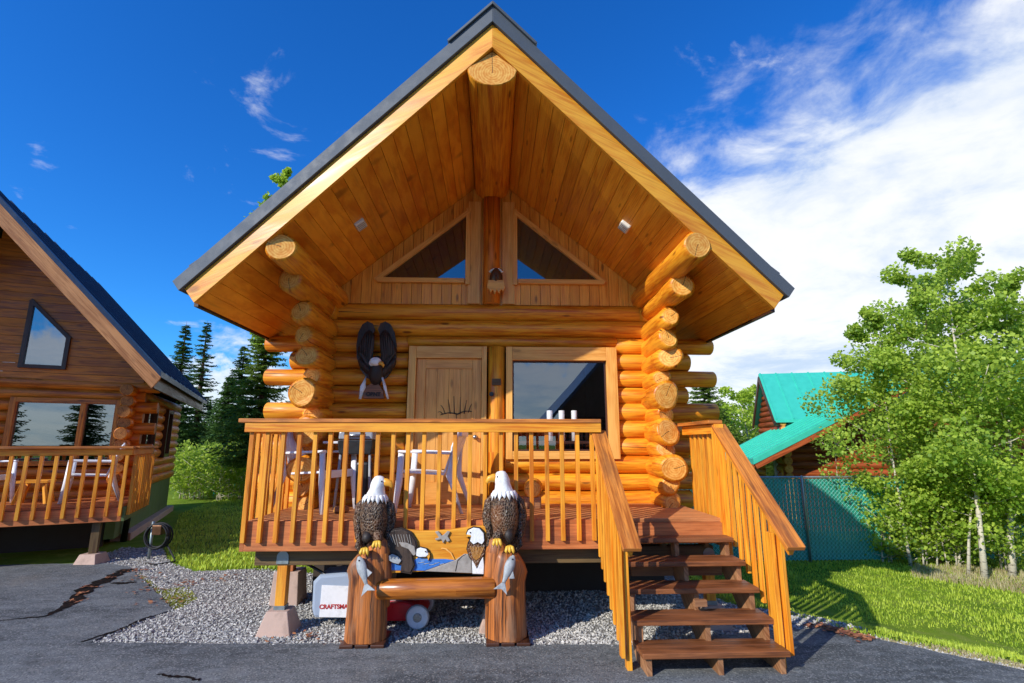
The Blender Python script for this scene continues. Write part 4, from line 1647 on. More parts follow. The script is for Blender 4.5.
relief('carved_rock', [(380, 478), (520, 428), (640, 385), (720, 330), (760, 330), (790, 400), (940, 380), (940, 500), (800, 495)], 'rock', .012)
relief('carved_eagle', [(60, 330), (55, 190), (100, 132), (190, 118), (262, 150), (305, 220), (316, 290), (275, 340), (295, 420), (262, 485), (180, 470), (190, 400), (150, 330), (100, 320)], 'plume', .03, 'dark eagle with spread wing on the left of the back board')
relief('carved_plume', [(165, 225), (240, 232), (300, 262), (312, 330), (290, 340), (250, 285), (190, 262)], 'rock', .04)
relief('carved_head', [(318, 285), (350, 272), (400, 285), (418, 330), (395, 350), (340, 352), (312, 340)], 'white_paint', .035)
relief('carved_beak', [(402, 315), (425, 318), (430, 350), (415, 385), (408, 352), (396, 345)], 'beak', .03)
relief('carved_fish', [(75, 345), (110, 325), (160, 345), (190, 380), (165, 412), (120, 400), (85, 380)], 'fish', .042)
relief('carved_eagle', [(755, 240), (775, 205), (880, 205), (900, 260), (890, 330), (860, 370), (828, 450), (800, 400), (765, 350), (745, 290)], 'feather', .03, 'standing eagle on the right of the back board')
relief('carved_head', [(740, 160), (755, 125), (800, 103), (850, 110), (885, 150), (890, 215), (870, 245), (835, 225), (800, 245), (770, 215), (778, 185)], 'white_paint', .04)
relief('carved_beak', [(742, 158), (776, 165), (780, 182), (755, 178), (744, 190), (738, 172)], 'beak', .045)
relief('carved_plume', [(785, 370), (805, 400), (828, 452), (850, 400), (880, 350), (888, 420), (885, 500), (790, 496)], 'white_paint', .025)
relief('carved_bird', [(470, 140), (500, 135), (530, 175), (552, 160), (575, 135), (600, 140), (580, 180), (600, 215), (575, 228), (560, 205), (540, 240), (525, 205), (480, 215), (470, 200), (505, 190)], 'rock', .018, 'small flying eagle in the middle of the back board')
relief('carved_outline', [(520, 285), (560, 295), (600, 325), (632, 380), (640, 378), (612, 320), (570, 285), (530, 278)], 'trim', .012)
for q_ in ((770, 150), (388, 312)):
    mb = MB()
    mb.ball(Bp(q_[0], q_[1], BBY - .042), .006, .006, .006, 8, 6)
    mb.build('carved_eye', M['soot'], back)
for k in range(9):      # feather lines over the two painted eagles
    relief('carved_quill', [(770 + k * 14, 262 + 4 * (k % 3)), (774 + k * 14, 262 + 4 * (k % 3)), (800 + k * 6, 380 - 5 * abs(k - 4)), (797 + k * 6, 380 - 5 * abs(k - 4))], 'trim', .034)
for k in range(8):
    relief('carved_quill', [(85 + k * 24, 160 + 6 * (k % 2)), (89 + k * 24, 158), (120 + k * 22, 230 + 18 * (k % 3)), (114 + k * 22, 230 + 18 * (k % 3))], 'rock', .034)
for k in range(5):
    relief('carved_ripple', [(330 + k * 45, 405 + 9 * k % 23), (380 + k * 42, 398 + 9 * k % 23), (384 + k * 42, 402 + 9 * k % 23), (332 + k * 45, 411 + 9 * k % 23)], 'fish', .009)
relief('carved_line', [(660, 385), (700, 345), (735, 330), (735, 336), (705, 352), (668, 390), (650, 480), (640, 480)], 'soot', .0135)

# ------------------------------------------------------------------ lawn mower under the deck
my = 5.45
mw = thing('lawn_mower', (-.9, my, 0), 'red lawn mower with white grass bag parked under the deck behind the bench', 'lawn mower')
w0 = at(418, 613, my - .2)
zc = w0.z
def wheel(x, y, z, r, parent):
    mb = MB()
    mb.tube([(x, y + .022, z), (x, y + .02, z), (x, y - .02, z), (x, y - .022, z)], [r * .9, r, r, r * .9], 24)
    wh = mb.build('wheel', M['white'], parent)
    mb = MB()
    mb.tube([(x, y - .023, z), (x, y - .028, z)], [r * .42, r * .36], 16)
    mb.build('hub', M['steel'], wh)
    mb = MB()
    ring = [(x + math.cos(R(a)) * r, y, z + math.sin(R(a)) * r) for a in range(0, 361, 15)]
    mb.tube(ring, r * .13, 8, up=(0, 1, 0))
    mb.build('tyre', M['grey_plastic'], wh)
RWH = .098
for x in (w0.x, w0.x - .52):
    for y in (my - .22, my + .24):
        wheel(x, y, RWH + .02, RWH, mw)
mb = MB()
x0, x1 = w0.x - .62, w0.x + .05
prof = [(x0, .07), (x1, .07), (x1 + .02, .13), (x1 - .06, .21), (x1 - .2, .235), (x0 + .1, .235), (x0, .17)]
mb.prism([(a, my - .185, b) for a, b in prof], (0, .4, 0))
mb.build('mower_deck', M['red'], mw, .02)
mb = MB()
mb.tube([(w0.x - .24, my, .23), (w0.x - .24, my, .30), (w0.x - .24, my, .36), (w0.x - .24, my, .38)], [.13, .125, .11, .05], 18)
mb.box(w0.x - .14, w0.x + .0, my - .12, my + .1, .236, .30)
mb.tube([(w0.x - .02, my - .1, .24), (w0.x - .02, my - .1, .285)], [.03, .03], 10)
mb.build('engine', M['grey_plastic'], mw, .008)
mb = MB()
a, b = at(313, 577, my - .16), at(347, 619, my - .16)
bx0, bx1 = a.x, a.x + .50
zt, zb_ = a.z + .005, max(.10, b.z)
bp = [(bx0 + .03, zb_), (bx1 - .05, zb_ - .01), (bx1, zb_ + .1), (bx1 - .04, zt + .01), (bx1 - .2, zt + .03), (bx0 + .06, zt + .012), (bx0, zt - .05), (bx0 + .005, zb_ + .08)]
mb.prism([(p, my - .165, q) for p, q in bp], (0, .36, 0))
bag = mb.build('grass_bag', M['bag_grey'], mw, .03)
mb = MB()
pn = [(bx0 + .085, zb_ + .012), (bx1 - .06, zb_ + .004), (bx1 - .045, zt - .09), (bx0 + .09, zt - .075)]
mb.prism([(p, my - .1655, q) for p, q in pn], (0, -.006, 0))
mb.build('bag_panel', M['bag'], bag, .003)
tc = at(346, 606.0, my - .17)
text('lettering', 'CRAFTSMAN', (at(320.5, 606, my - .172).x + .142, my - .1735, tc.z - .005), .053, (R(90), 0, 0), M['redink'], bag, .0015, .0018, 1.0)
for dy in (-.12, .2):
    mb = MB()
    p0 = at(347, 587, my + dy)
    p1 = at(311, 566, my + dy)
    dv = (V((p1.x, my + dy, p1.z)) - V((p0.x, my + dy, p0.z)))
    pa = V((p0.x, my + dy, p0.z)) - dv * .9
    mb.tube([pa, V((p0.x, my + dy, p0.z)) + dv * 1.3], .014, 8)
    mb.build('handlebar', M['black'], mw)
mb = MB()
mb.tube([(at(311, 566, my).x - .06, my - .12, .69), (at(311, 566, my).x - .06, my + .2, .69)], .014, 8)
mb.build('handlebar', M['black'], mw)

# ------------------------------------------------------------------ furniture on the deck
def resin_chair(loc, rz, label, group):
    """front looks to +x"""
    c = thing('patio_chair', (0, 0, 0), label, 'chair', group)
    z = 0
    mb = MB()
    pts = [(.25, .0, .40), (.1, 0, .385), (-.1, 0, .38), (-.2, 0, .40)]
    for k in range(6):
        y0, y1 = -.22 + k * .074, -.22 + k * .074 + .066
        mb.prism([(.26, y0, .40), (.26, y1, .40), (-.2, y1, .375), (-.2, y0, .375)], (0, 0, .022))
    mb.box(.245, .27, -.225, .225, .345, .425)
    mb.build('seat', M['white'], c, .006)
    mb = MB()
    for k in range(6):
        y = -.185 + k * .074
        tp = .90 - .05 * abs(k - 2.5) / 2.5
        mb.beam((-.2, y, .39), (-.29, y, .66), .064, .02, (1, 0, .3))
        mb.beam((-.288, y, .65), (-.37, y, tp), .064, .02, (1, 0, .3))
    mb.beam((-.365, -.21, .80), (-.365, .21, .80), .03, .05)
    mb.build('backrest', M['white'], c, .006)
    for s in (-1, 1):
        mb = MB()
        mb.beam((.28, s * .255, .62), (-.27, s * .255, .60), .065, .026)
        mb.build('armrest', M['white'], c, .008)
        mb = MB()
        mb.tube([(.30, s * .26, 0), (.265, s * .25, .3), (.25, s * .25, .608)], [.02, .028, .026], 10, sx=1.3, sy=.8)
        mb.build('leg', M['white'], c)
        mb = MB()
        mb.tube([(-.40, s * .245, 0), (-.26, s * .235, .38), (-.29, s * .235, .66), (-.36, s * .225, .86)], [.02, .028, .024, .018], 10, sx=1.3, sy=.8)
        mb.build('leg', M['white'], c)
    c.location = loc
    c.rotation_euler = (0, 0, rz)
    return c
GC = 'white patio chairs on the decks'
p1 = at(305, 480, 5.9)
ch0 = resin_chair((p1.x + .16, 5.86, FL), R(-24), 'white patio chair at the left end of the main cabin deck', GC)
p2 = at(428, 480, 5.75)
dup_tree(ch0, (p2.x + .02, 5.78, FL), R(172), 'white patio chair in front of the main cabin door', GC)

gp = at(357, 480, 6.05)
gr = thing('gas_grill', (gp.x, 6.05, FL), 'black barbecue grill with grey lid standing on the deck below the eagle plaque', 'grill')
gx, gy = gp.x, 6.05
mb = MB()
pr = [(-.17, .58), (.17, .58), (.19, .66), (.19, .74), (-.19, .74), (-.19, .66)]
mb.prism([(gx + a, gy - .17, FL + b) for a, b in pr], (0, .34, 0))
mb.build('firebox', M['black'], gr, .012)
mb = MB()
pr = [(-.19, .745), (.19, .745), (.185, .82), (.12, .87), (-.12, .87), (-.185, .82)]
mb.prism([(gx + a, gy - .17, FL + b) for a, b in pr], (0, .34, 0))
lid = mb.build('lid', M['grey_plastic'], gr, .015)
mb = MB()
mb.tube([(gx - .12, gy - .2, FL + .79), (gx + .12, gy - .2, FL + .79)], .012, 8)
mb.build('handle', M['steel'], lid)
for sx in (-1, 1):
    for sy in (-1, 1):
        mb = MB()
        mb.tube([(gx + sx * .16, gy + sy * .14, FL + .58), (gx + sx * .19, gy + sy * .16, FL)], .015, 8)
        mb.build('leg', M['grey_plastic'], gr)
mb = MB()
mb.box(gx - .36, gx - .195, gy - .15, gy + .15, FL + .70, FL + .725)
mb.build('side_shelf', M['white'], gr, .004)
mb = MB()
mb.box(gx + .0, gx + .15, gy - .1, gy + .1, FL + .02, FL + .5)
mb.build('gas_cover', M['black'], gr, .03)

sp = at(532, 489, 5.9)
sl = thing('log_slice', (sp.x, 5.95, FL), 'tan slice of log standing on a short block below the big window', 'log slice')
mb = MB()
mb.log((sp.x, 5.86, sp.z), (sp.x + .03, 5.98, sp.z + .02), .098, .1, 20, 0, 1)
mb.build('slice', [M['log'], M['log_end']], sl)
mb = MB()
mb.box(sp.x - .09, sp.x + .1, 5.88, 6.02, FL, sp.z - .085)
mb.build('block', M['stringer'], sl, .01)
lp = at(341, 516, 5.6)
fw = thing('firewood_log', (lp.x, 5.6, FL), 'short split firewood log lying on the deck by the grill', 'firewood')
mb = MB()
mb.log((lp.x - .06, 5.55, FL + .036), (lp.x + .07, 5.62, FL + .036), .035, .035, 12)
mb.build('wood', [M['stringer'], M['log_end']], fw)
# ------------------------------------------------------------------ neighbour cabin on the left
NTH = 22.5
NM = Matrix.Translation((-5.42, 8.15, 0)) @ Matrix.Rotation(R(NTH), 4, 'Z')
nb = thing('log_cabin', NM @ V((-2.7, 1.6, 0)), 'dark stained log cabin with blue grey roof at the left edge', 'cabin')
NS = 1.08
NXC, NZ0, NXE = -2.45, 5.38, 2.6
def nz(x):
    return NZ0 - NS * abs(x - NXC)
NYF, NYW, NYB = .05, 1.5, 6.6
mb = MB(NM)
for s in (-1, 1):
    a, b = NXC, NXC + s * NXE
    mb.prism([(a, NYF, nz(a)), (b, NYF, nz(b)), (b, NYB, nz(b)), (a, NYB, nz(a))], (0, 0, .05), 0, None, (0, 1, 0))
mb.build('soffit', M['darkwood'], nb)
mb = MB(NM)
for s in (-1, 1):
    a, b = NXC, NXC + s * (NXE + .1)
    mb.prism([(a, NYF - .06, nz(a) + .26), (b, NYF - .06, nz(b) + .26), (b, NYB, nz(b) + .26), (a, NYB, nz(a) + .26)], (0, 0, .09), 0, None, (0, 1, 0))
    for k in range(13):
        y = NYF + .3 + k * .5
        mb.beam((a, y, nz(a) + .36), (b, y, nz(b) + .36), .03, .035)
nroof = mb.build('roof', M['nroof'], nb)
for s in (-1, 1):
    mb = MB(NM)
    a, b = NXC, NXC + s * NXE
    mb.prism([(a, NYF, nz(a) - .03), (b, NYF, nz(b) - .03), (b + s * .1, NYF, nz(b) + .13), (b + s * .1, NYF, nz(b) + .16), (a, NYF, nz(a) + .26)], (0, -.045, 0), 0, None, (s, 0, -NS))
    mb.build('fascia_board', M['nfascia'], nb, .004)
    mb = MB(NM)
    mb.beam((b, NYF + .01, nz(b) + .1), (b, NYB, nz(b) + .1), .04, .24)
    mb.build('eave_board', M['darkwood'], nb)
# walls
NXR = -.36
mb = MB(NM)
zz = .85
i = 0
while zz < 2.75:
    ext = .36 if i % 2 == 0 else .16
    if zz < 1.40 or zz > 2.42:
        mb.log((-4.7, NYW + .1, zz), (NXR + ext, NYW + .1, zz), .105, .105, 14)
    else:
        mb.log((-.53, NYW + .1, zz), (NXR + ext, NYW + .1, zz), .105, .105, 14)
        mb.log((-4.7, NYW + .1, zz), (-2.02, NYW + .1, zz), .105, .105, 14)
    zz += .185
    i += 1
mb.build('front_wall', [M['nlog'], M['nlog_end']], nb)
# gable planks
mb = MB(NM)
zz = 2.72
while zz < 5.2:
    hw = (NZ0 - .02 - zz - .15) / NS
    if hw > .05:
        hw2 = min(2.2, hw)
        mb.box(NXC - hw2, NXC + hw2, NYW + .02, NYW + .05, zz, zz + .145)
        if hw > 2.1:
            pass
    zz += .15
mb.build('gable_wall', M['nlog'], nb)
mb = MB(NM)
zz = .85
i = 0
while zz < 2.7:
    y0 = NYW - (.34 if i % 2 else .2)
    q = NXR - .05
    if 1.25 < zz < 2.42:
        for a, b in ((y0, 2.3), (3.2, 4.4), (5.05, 6.6)):
            mb.log((q, a, zz + .09), (q, b, zz + .09), .105, .105, 14)
    else:
        mb.log((q, y0, zz + .09), (q, 6.6, zz + .09), .105, .105, 14)
    zz += .185
    i += 1
mb.build('side_wall', [M['nlog'], M['nlog_end']], nb)
mb = MB(NM)
mb.box(-4.55, NXR - .1, 6.5, 6.55, .0, 2.8)
mb.box(-4.55, -4.5, NYW, 6.5, .0, 2.8)
mb.box(-4.5, NXR - .2, NYW + .3, 6.5, .78, .8)
mb.box(-4.5, NXR - .2, 5.0, 5.02, .8, 2.9)
mb.prism([(NXC - 2.1, 6.5, 2.8), (NXC + 2.1, 6.5, 2.8), (NXC, 6.5, 5.1)], (0, .04, 0))
mb.build('back_wall', M['interior'], nb)
mb = MB(NM)
mb.box(NXR - .16, NXR - .02, NYW + .05, 6.6, .12, .85)
mb.build('skirting', M['skirt'], nb)
mb = MB(NM)
mb.box(NXR - .18, NXR + .12, 2.1, 6.7, -.02, .13)
mb.build('footing', M['concrete'], nb, .01)
mb = MB(NM)
mb.box(-4.55, NXR - .18, NYW + .1, NYW + .2, -.02, .74)
mb.build('foundation', M['foundation'], nb)
def nwindow(frame, pane_pts, yy=None):
    pass
# lower slider window
mb = MB(NM)
y0, y1 = NYW - .02, NYW + .12
mb.box(-2.02, -1.94, y0, y1, 1.34, 2.45)
mb.box(-.61, -.53, y0, y1, 1.34, 2.45)
mb.box(-1.94, -.61, y0 + .002, y1, 2.37, 2.45)
mb.box(-1.94, -.61, y0 + .002, y1, 1.34, 1.42)
mb.box(-1.09, -1.02, y0 + .004, y1, 1.42, 2.37)
wn = mb.build('window', M['nlog'], nb, .004)
mb = MB(NM)
mb.box(-1.95, -.60, NYW + .06, NYW + .066, 1.41, 2.38)
mb.build('pane', M['nglass'], wn)
# gable window
gq = [at(31, 304, 9.7), at(67, 339, 9.7), at(62, 367, 9.7), at(21, 364, 9.7)]
inv = NM.inverted()
def onwall(u, v, yl):
    """point of the neighbour's gable plane (local y = yl)"""
    dd = ray(u, v)
    o = inv @ V((0, 0, EYE))
    dl_ = (inv.to_3x3()) @ dd
    tt = (yl - o.y) / dl_.y
    return o + dl_ * tt
g = [onwall(u, v, NYW) for u, v in ((33, 304), (68, 339), (63, 366), (22, 364))]
cx_ = sum(p.x for p in g) / 4
cz_ = sum(p.z for p in g) / 4
# upright sides in the world
xl, xr = min(g[0].x, g[3].x) + .02, max(g[1].x, g[2].x) - .02
zb = (g[2].z + g[3].z) / 2
zl, zr = zb + (g[0].z - g[3].z), zb + (g[1].z - g[2].z)
mb = MB(NM)
mb.prism([(xl, NYW + .012, zb), (xr, NYW + .012, zb), (xr, NYW + .012, zr), (xl, NYW + .012, zl)], (0, -.006, 0))
pn = mb
fr = MB(NM)
fr.beam((xl - .03, NYW, zb - .06), (xl - .03, NYW, zl + .06), .06, .07, (0, 1, 0))
fr.beam((xr + .03, NYW, zb - .06), (xr + .03, NYW, zr + .03), .06, .07, (0, 1, 0))
fr.beam((xl, NYW + .001, zb - .03), (xr, NYW + .001, zb - .03), .07, .06)
fr.beam((xl - .05, NYW + .002, zl + .065), (xr + .05, NYW + .002, zr + .0), .07, .06)
wn = fr.build('gable_window', M['darkwood'], nb)
pn.build('pane', M['nglass'], wn)
for (a, b, z0_, z1_) in ((2.3, 3.2, 1.2, 2.45), (4.4, 5.05, 1.4, 2.45)):
    mb = MB(NM)
    q = NXR + .085
    mb.box(q - .1, q + .03, a, a + .07, z0_, z1_)
    mb.box(q - .1, q + .03, b - .07, b, z0_, z1_)
    mb.box(q - .1, q + .028, a + .07, b - .07, z1_ - .07, z1_)
    mb.box(q - .1, q + .028, a + .07, b - .07, z0_, z0_ + .07)
    wn = mb.build('side_window', M['darkwood'], nb)
    mb = MB(NM)
    mb.box(q - .04, q - .034, a + .06, b - .06, z0_ + .06, z1_ - .06)
    mb.build('pane', M['nglass'], wn)
q = onwall(8, 279, 1.2)
mb = MB(NM)
mb.ball((q.x, 1.2, nz(q.x) - .02), .07, .07, .045, 12, 8)
mb.build('porch_lamp', M['steel'], nb)
# its deck
nd = thing('front_deck', NM @ V((-1.5, 0, 0)), 'raised deck with orange balusters on the dark cabin at the left edge', 'deck')
NFL = .82
mb = MB(NM)
for k in range(11):
    mb.box(-4.6, 0, .02 + k * .14, .155 + k * .14, NFL - .035, NFL)
mb.build('deck_floor', M['rim'], nd)
mb = MB(NM)
mb.box(-4.6, 0.0, -.04, 0, .585, NFL - .038)
mb.build('rim_board', M['rim'], nd, .004)
mb = MB(NM)
mb.box(.0, .04, -.038, 1.55, .585, NFL - .038)
mb.build('rim_board', M['skirt'], nd, .004)
mb = MB(NM)
mb.box(-4.6, .05, -.11, .04, 1.625, 1.66)
mb.build('rail_cap', M['cap'], nd, .005)
mb = MB(NM)
mb.box(-4.6, .03, -.035, 0, 1.53, 1.62)
mb.build('top_rail', M['rail'], nd, .004)
mb = MB(NM)
mb.box(-.05, .10, .042, 1.5, 1.624, 1.659)
mb.build('rail_cap', M['cap'], nd, .005)
mb = MB(NM)
mb.box(.0, .035, .0, 1.5, 1.53, 1.62)
mb.build('top_rail', M['rail'], nd, .004)
mb = MB()
mb.box(-.021, .021, -.04, 0, .665, 1.525)
nbal = mb.build('baluster', M['rail'], nd, .003)
nbal.matrix_parent_inverse = Matrix.Translation(-BASE[nd.name])
first = True
for k in range(26):
    o = nbal if first else nbal.copy()
    if not first:
        col.objects.link(o)
    first = False
    o.location = NM @ V((-.02 - k * .165, -.042, 0))
    o.rotation_euler = (0, 0, R(NTH))
for k in range(13):
    o = nbal.copy()
    col.objects.link(o)
    o.location = NM @ V((.042, .05 + k * .112, 0))
    o.rotation_euler = (0, 0, R(NTH + 90))
for x in (-.30, -3.6):
    mb = MB()
    wp = NM @ V((x, .1, 0))
    b, a, zt = .15, .10, .15
    pier(wp.x, wp.y, nd, .15, .32, .22)
    mb = MB(NM)
    mb.box(x - .05, x + .05, .05, .15, .152, .584)
    mb.build('support_post', M['beam'], nd, .004)
# chairs and small things on that deck
NCH = NM @ V((-.62, .75, NFL))
dup_tree(ch0, NCH, R(NTH + 190), 'white patio chair on the left cabin deck near its right corner', GC)
dup_tree(ch0, NM @ V((-1.95, .8, NFL)), R(NTH - 15), 'white patio chair on the left cabin deck at the photo edge', GC)
stl = thing('wooden_stool', NM @ V((-1.25, .7, NFL)), 'low orange wooden stool on the left cabin deck', 'stool')
mb = MB(NM)
mb.box(-1.45, -1.08, .55, .9, NFL + .30, NFL + .34)
mb.build('seat', M['rail'], stl, .006)
for sx in (-1, 1):
    for sy in (-1, 1):
        mb = MB(NM)
        mb.beam((-1.265 + sx * .13, .725 + sy * .12, NFL + .3), (-1.265 + sx * .19, .725 + sy * .15, NFL), .04, .04)
        mb.build('leg', M['rail'], stl)

# hose reel between the cabins
hp_ = atz(152, 560)
hr = thing('hose_reel', (hp_.x, hp_.y, 0), 'black garden hose coiled on a post beside the left cabin foundation', 'hose reel')
mb = MB()
mb.tube([(hp_.x - .05, hp_.y, 0), (hp_.x - .05, hp_.y, .55)], .022, 10)
mb.build('post', M['galv'], hr)
mb = MB()
mb.box(hp_.x - .02, hp_.x + .12, hp_.y - .07, hp_.y + .05, .36, .50)
mb.build('valve_box', M['copper'], hr, .01)
mb = MB()
for k in range(5):
    ring = []
    rrk = .17 + .015 * math.sin(k * 2.1)
    for a in range(0, 361, 15):
        ring.append((hp_.x + math.cos(R(a)) * rrk * (.95 + .03 * k) + .04, hp_.y - .05 + k * .022, .34 + math.sin(R(a)) * rrk))
    mb.tube(ring, .012, 8, up=(0, 1, 0))
ring = [(hp_.x + .2, hp_.y, .2), (hp_.x + .33, hp_.y - .05, .06), (hp_.x + .45, hp_.y - .2, .018), (hp_.x + .3, hp_.y - .4, .018), (hp_.x + .1, hp_.y - .3, .018)]
mb.tube(ring, .012, 8)
mb.build('hose', M['rubber'], hr)
pr_ = NM @ V((NXR + .06, 2.1, 0))
pp = thing('leaning_pipe', (pr_.x, pr_.y, 0), 'black pipe leaning upright against the green skirting of the left cabin', 'pipe')
mb = MB()
mb.tube([(pr_.x + .02, pr_.y - .1, .0), (pr_.x + .06, pr_.y - .1, .85)], .05, 12)
mb.build('pipe', M['black'], pp)

# ------------------------------------------------------------------ green roofed cabin on the right
GM = Matrix.Translation(at(785, 450, 14).to_2d().to_3d()) @ Matrix.Rotation(R(-14), 4, 'Z')
gc = thing('log_cabin', GM @ V((2, 1, 0)), 'red brown log cabin with bright teal metal roof behind the fence', 'cabin')
gs = .52
gz0 = 1.72
mb = MB(GM)
z = -.5
i = 0
while z < gz0 + .52 * 2.6 - .3:
    hwid = 5.6 if z < 1.55 else 5.6
    xl_ = 0 if z < 1.55 else (z - 1.62) / gs + .22
    if xl_ < 5.5:
        mb.log((xl_ - (.12 if i % 2 and z < 1.55 else 0), 0, z), (9.5, 0, z), .115, .115, 12)
    z += .205
    i += 1
mb.build('front_wall', [M['rlog'], M['log_end']], gc)
mb = MB(GM)
z = -.4
while z < 1.7:
    mb.log((0, -.2, z), (0, 3.4, z), .115, .115, 12)
    z += .205
sidew = mb.build('side_wall', [M['nlog'], M['log_end']], gc)
mb = MB(GM)
mb.box(-.16, .06, .55, 1.5, .7, 1.35)
swn = mb.build('side_window', M['white'], gc)
mb = MB(GM)
mb.box(-.175, -.161, .63, 1.42, .77, 1.28)
mb.build('pane', M['nglass'], swn)
# lower roof slope rising to the right, then a long slope facing the yard
mb = MB(GM)
def gz(x):
    return 1.72 + gs * x
PK = 2.9
mb.prism([(-1.05, -1.0, gz(-1.05)), (PK, -1.0, gz(PK)), (PK, 3.6, gz(PK)), (-1.05, 3.6, gz(-1.05))], (0, 0, .14), 0, None, (1, 0, 0))
mb.prism([(PK + .01, -1.0, gz(PK) - .35), (12, -1.0, gz(PK) - .35), (12, 2.0, gz(PK) + .75), (PK + .01, 2.0, gz(PK) + .75)], (0, 0, .12), 0, None, (1, 0, 0))
for k in range(10):
    y = -.95 + k * .45
    mb.beam((-1.05, y, gz(-1.05) + .155), (PK, y, gz(PK) + .155), .04, .04)
for k in range(20):
    x = PK + .2 + k * .48
    mb.beam((x, -1.0, gz(PK) - .35 + .135), (x, 2.0, gz(PK) + .75 + .135), .04, .04)
mb.build('roof', M['teal_roof'], gc)
mb = MB(GM)
mb.beam((-1.0, -.96, gz(-1.0) - .07), (PK, -.96, gz(PK) - .07), .05, .14)
mb.beam((-1.03, -.9, gz(-1.03) - .06), (-1.03, 3.6, gz(-1.03) - .06), .05, .1)
mb.build('fascia_board', M['rlog'], gc)
# upper cross gable facing left
ux, uy, uz = .35, 3.4, 2.35
mb = MB(GM)
rz_ = 3.95
hw = 1.4
for s in (-1, 1):
    ye = uy + s * hw
    mb.prism([(ux, uy, rz_), (ux, ye, rz_ - 1.15 * hw), (7.5, ye, rz_ - 1.15 * hw), (7.5, uy, rz_)], (0, 0, .09), 0, None, (0, s, -1))
    for k in range(13):
        x = ux + .05 + k * .5
        mb.beam((x, uy, rz_ + .1), (x, ye, rz_ - 1.15 * hw + .1), .04, .04)
mb.build('upper_roof', M['teal_roof'], gc)
mb = MB(GM)
z = 1.6
while z < rz_ - .2:
    h2 = (rz_ - .1 - z) / 1.15
    h2 = min(h2, 1.35)
    mb.log((ux + .25, uy - h2, z), (ux + .25, uy + h2, z), .1, .1, 10)
    z += .18
mb.build('upper_wall', [M['rlog'], M['log_end']], gc)
mb = MB(GM)
for s in (-1, 1):
    mb.beam((ux + .0, uy, rz_ - .06), (ux, uy + s * hw, rz_ - 1.15 * hw - .06), .04, .14, (0, 0, 1))
mb.build('fascia_board', M['darkwood'], gc)

# ------------------------------------------------------------------ chain link fence with teal slats
FY = 10.2
FB = -.5
fz = at(800, 477, FY).z
fence = thing('chain_link_fence', (7, FY, FB), 'chain link fence woven with teal privacy slats behind the lawn', 'fence')
mb = MB()
x = 3.4
while x < 12.5:
    mb.box(x, x + .066, FY, FY + .012, FB + .03, fz - .03, 0)
    x += .078
mb.build('privacy_slats', M['hdpe'], fence)
mb = MB()
c45 = .052
x = 3.2
while x < 12.6:
    for s in (-1, 1):
        h_ = fz - .02 - FB
        xa, xb = x, x + s * h_
        lo, hi = min(xa, xb), max(xa, xb)
        vs = []
        a, b = V((xa, FY - .006, FB + .02)), V((xb, FY - .006, FB + h_))
        if lo < 3.3 or hi > 12.6:
            t0_ = 0
            if lo < 3.3:
                if s < 0:
                    b = a.lerp(b, (xa - 3.3) / h_) if xa > 3.3 else a
                else:
                    a = a.lerp(b, (3.3 - xa) / h_)
            if hi > 12.6 and s > 0:
                b = a.lerp(b, max(.001, (12.6 - a.x) / max(.001, b.x - a.x)))
            if (b - a).length < .05:
                continue
        mb.tube([a, b], .0042, 4, smooth=False)
    x += .078
mb.build('wire_mesh', M['wire'], fence)
for x in (6.05, 8.5, 10.9, 12.55, 3.35):
    mb = MB()
    mb.tube([(x, FY - .035, FB), (x, FY - .035, fz + .01), (x, FY - .035, fz + .03)], [.024, .024, .012], 12)
    mb.build('fence_post', M['galv'], fence)
mb = MB()
mb.tube([(3.35, FY - .02, fz), (12.6, FY - .02, fz)], .018, 10)
mb.build('top_rail', M['galv'], fence)
# far fence behind the left lawn
fence2 = thing('chain_link_fence', (-6.5, 17.5, 0), 'far teal slatted fence glimpsed behind the left shrubs', 'fence')
mb = MB()
x = -9
while x < -3:
    mb.box(x, x + .075, 17.5, 17.515, .05, 1.35)
    x += .09
mb.build('privacy_slats', M['hdpe'], fence2)
for x in (-9, -6.6, -4.2):
    mb = MB()
    mb.tube([(x, 17.46, 0), (x, 17.46, 1.42)], .03, 8)
    mb.build('fence_post', M['galv'], fence2)

# ------------------------------------------------------------------ a cabin across the yard (seen in the window panes)
OM = Matrix.Translation((6.2, -10.5, 0))
oc = thing('log_cabin', (6.2, -11, 0), 'dark cabin across the yard, seen only as a reflection in the window panes', 'cabin')
mb = MB(OM)
for i in range(14):
    mb.log((-3, -1, .2 + i * .2), (3, -1, .2 + i * .2), .11, .11, 8)
mb.prism([(-3, -1.1, 2.9), (3, -1.1, 2.9), (3, -1.1, 3.34), (0, -1.1, 6.69), (-3, -1.1, 3.34)], (0, .1, 0))
mb.build('front_wall', [M['darkwood'], M['log_end']], oc)
mb = MB(OM)
for s in (-1, 1):
    mb.prism([(0, 0, 6.7), (s * 3.9, 0, 2.3), (s * 3.9, -8, 2.3), (0, -8, 6.7)], (0, 0, .2), 0, None, (0, 1, 0))
mb.build('roof', M['nroof'], oc)

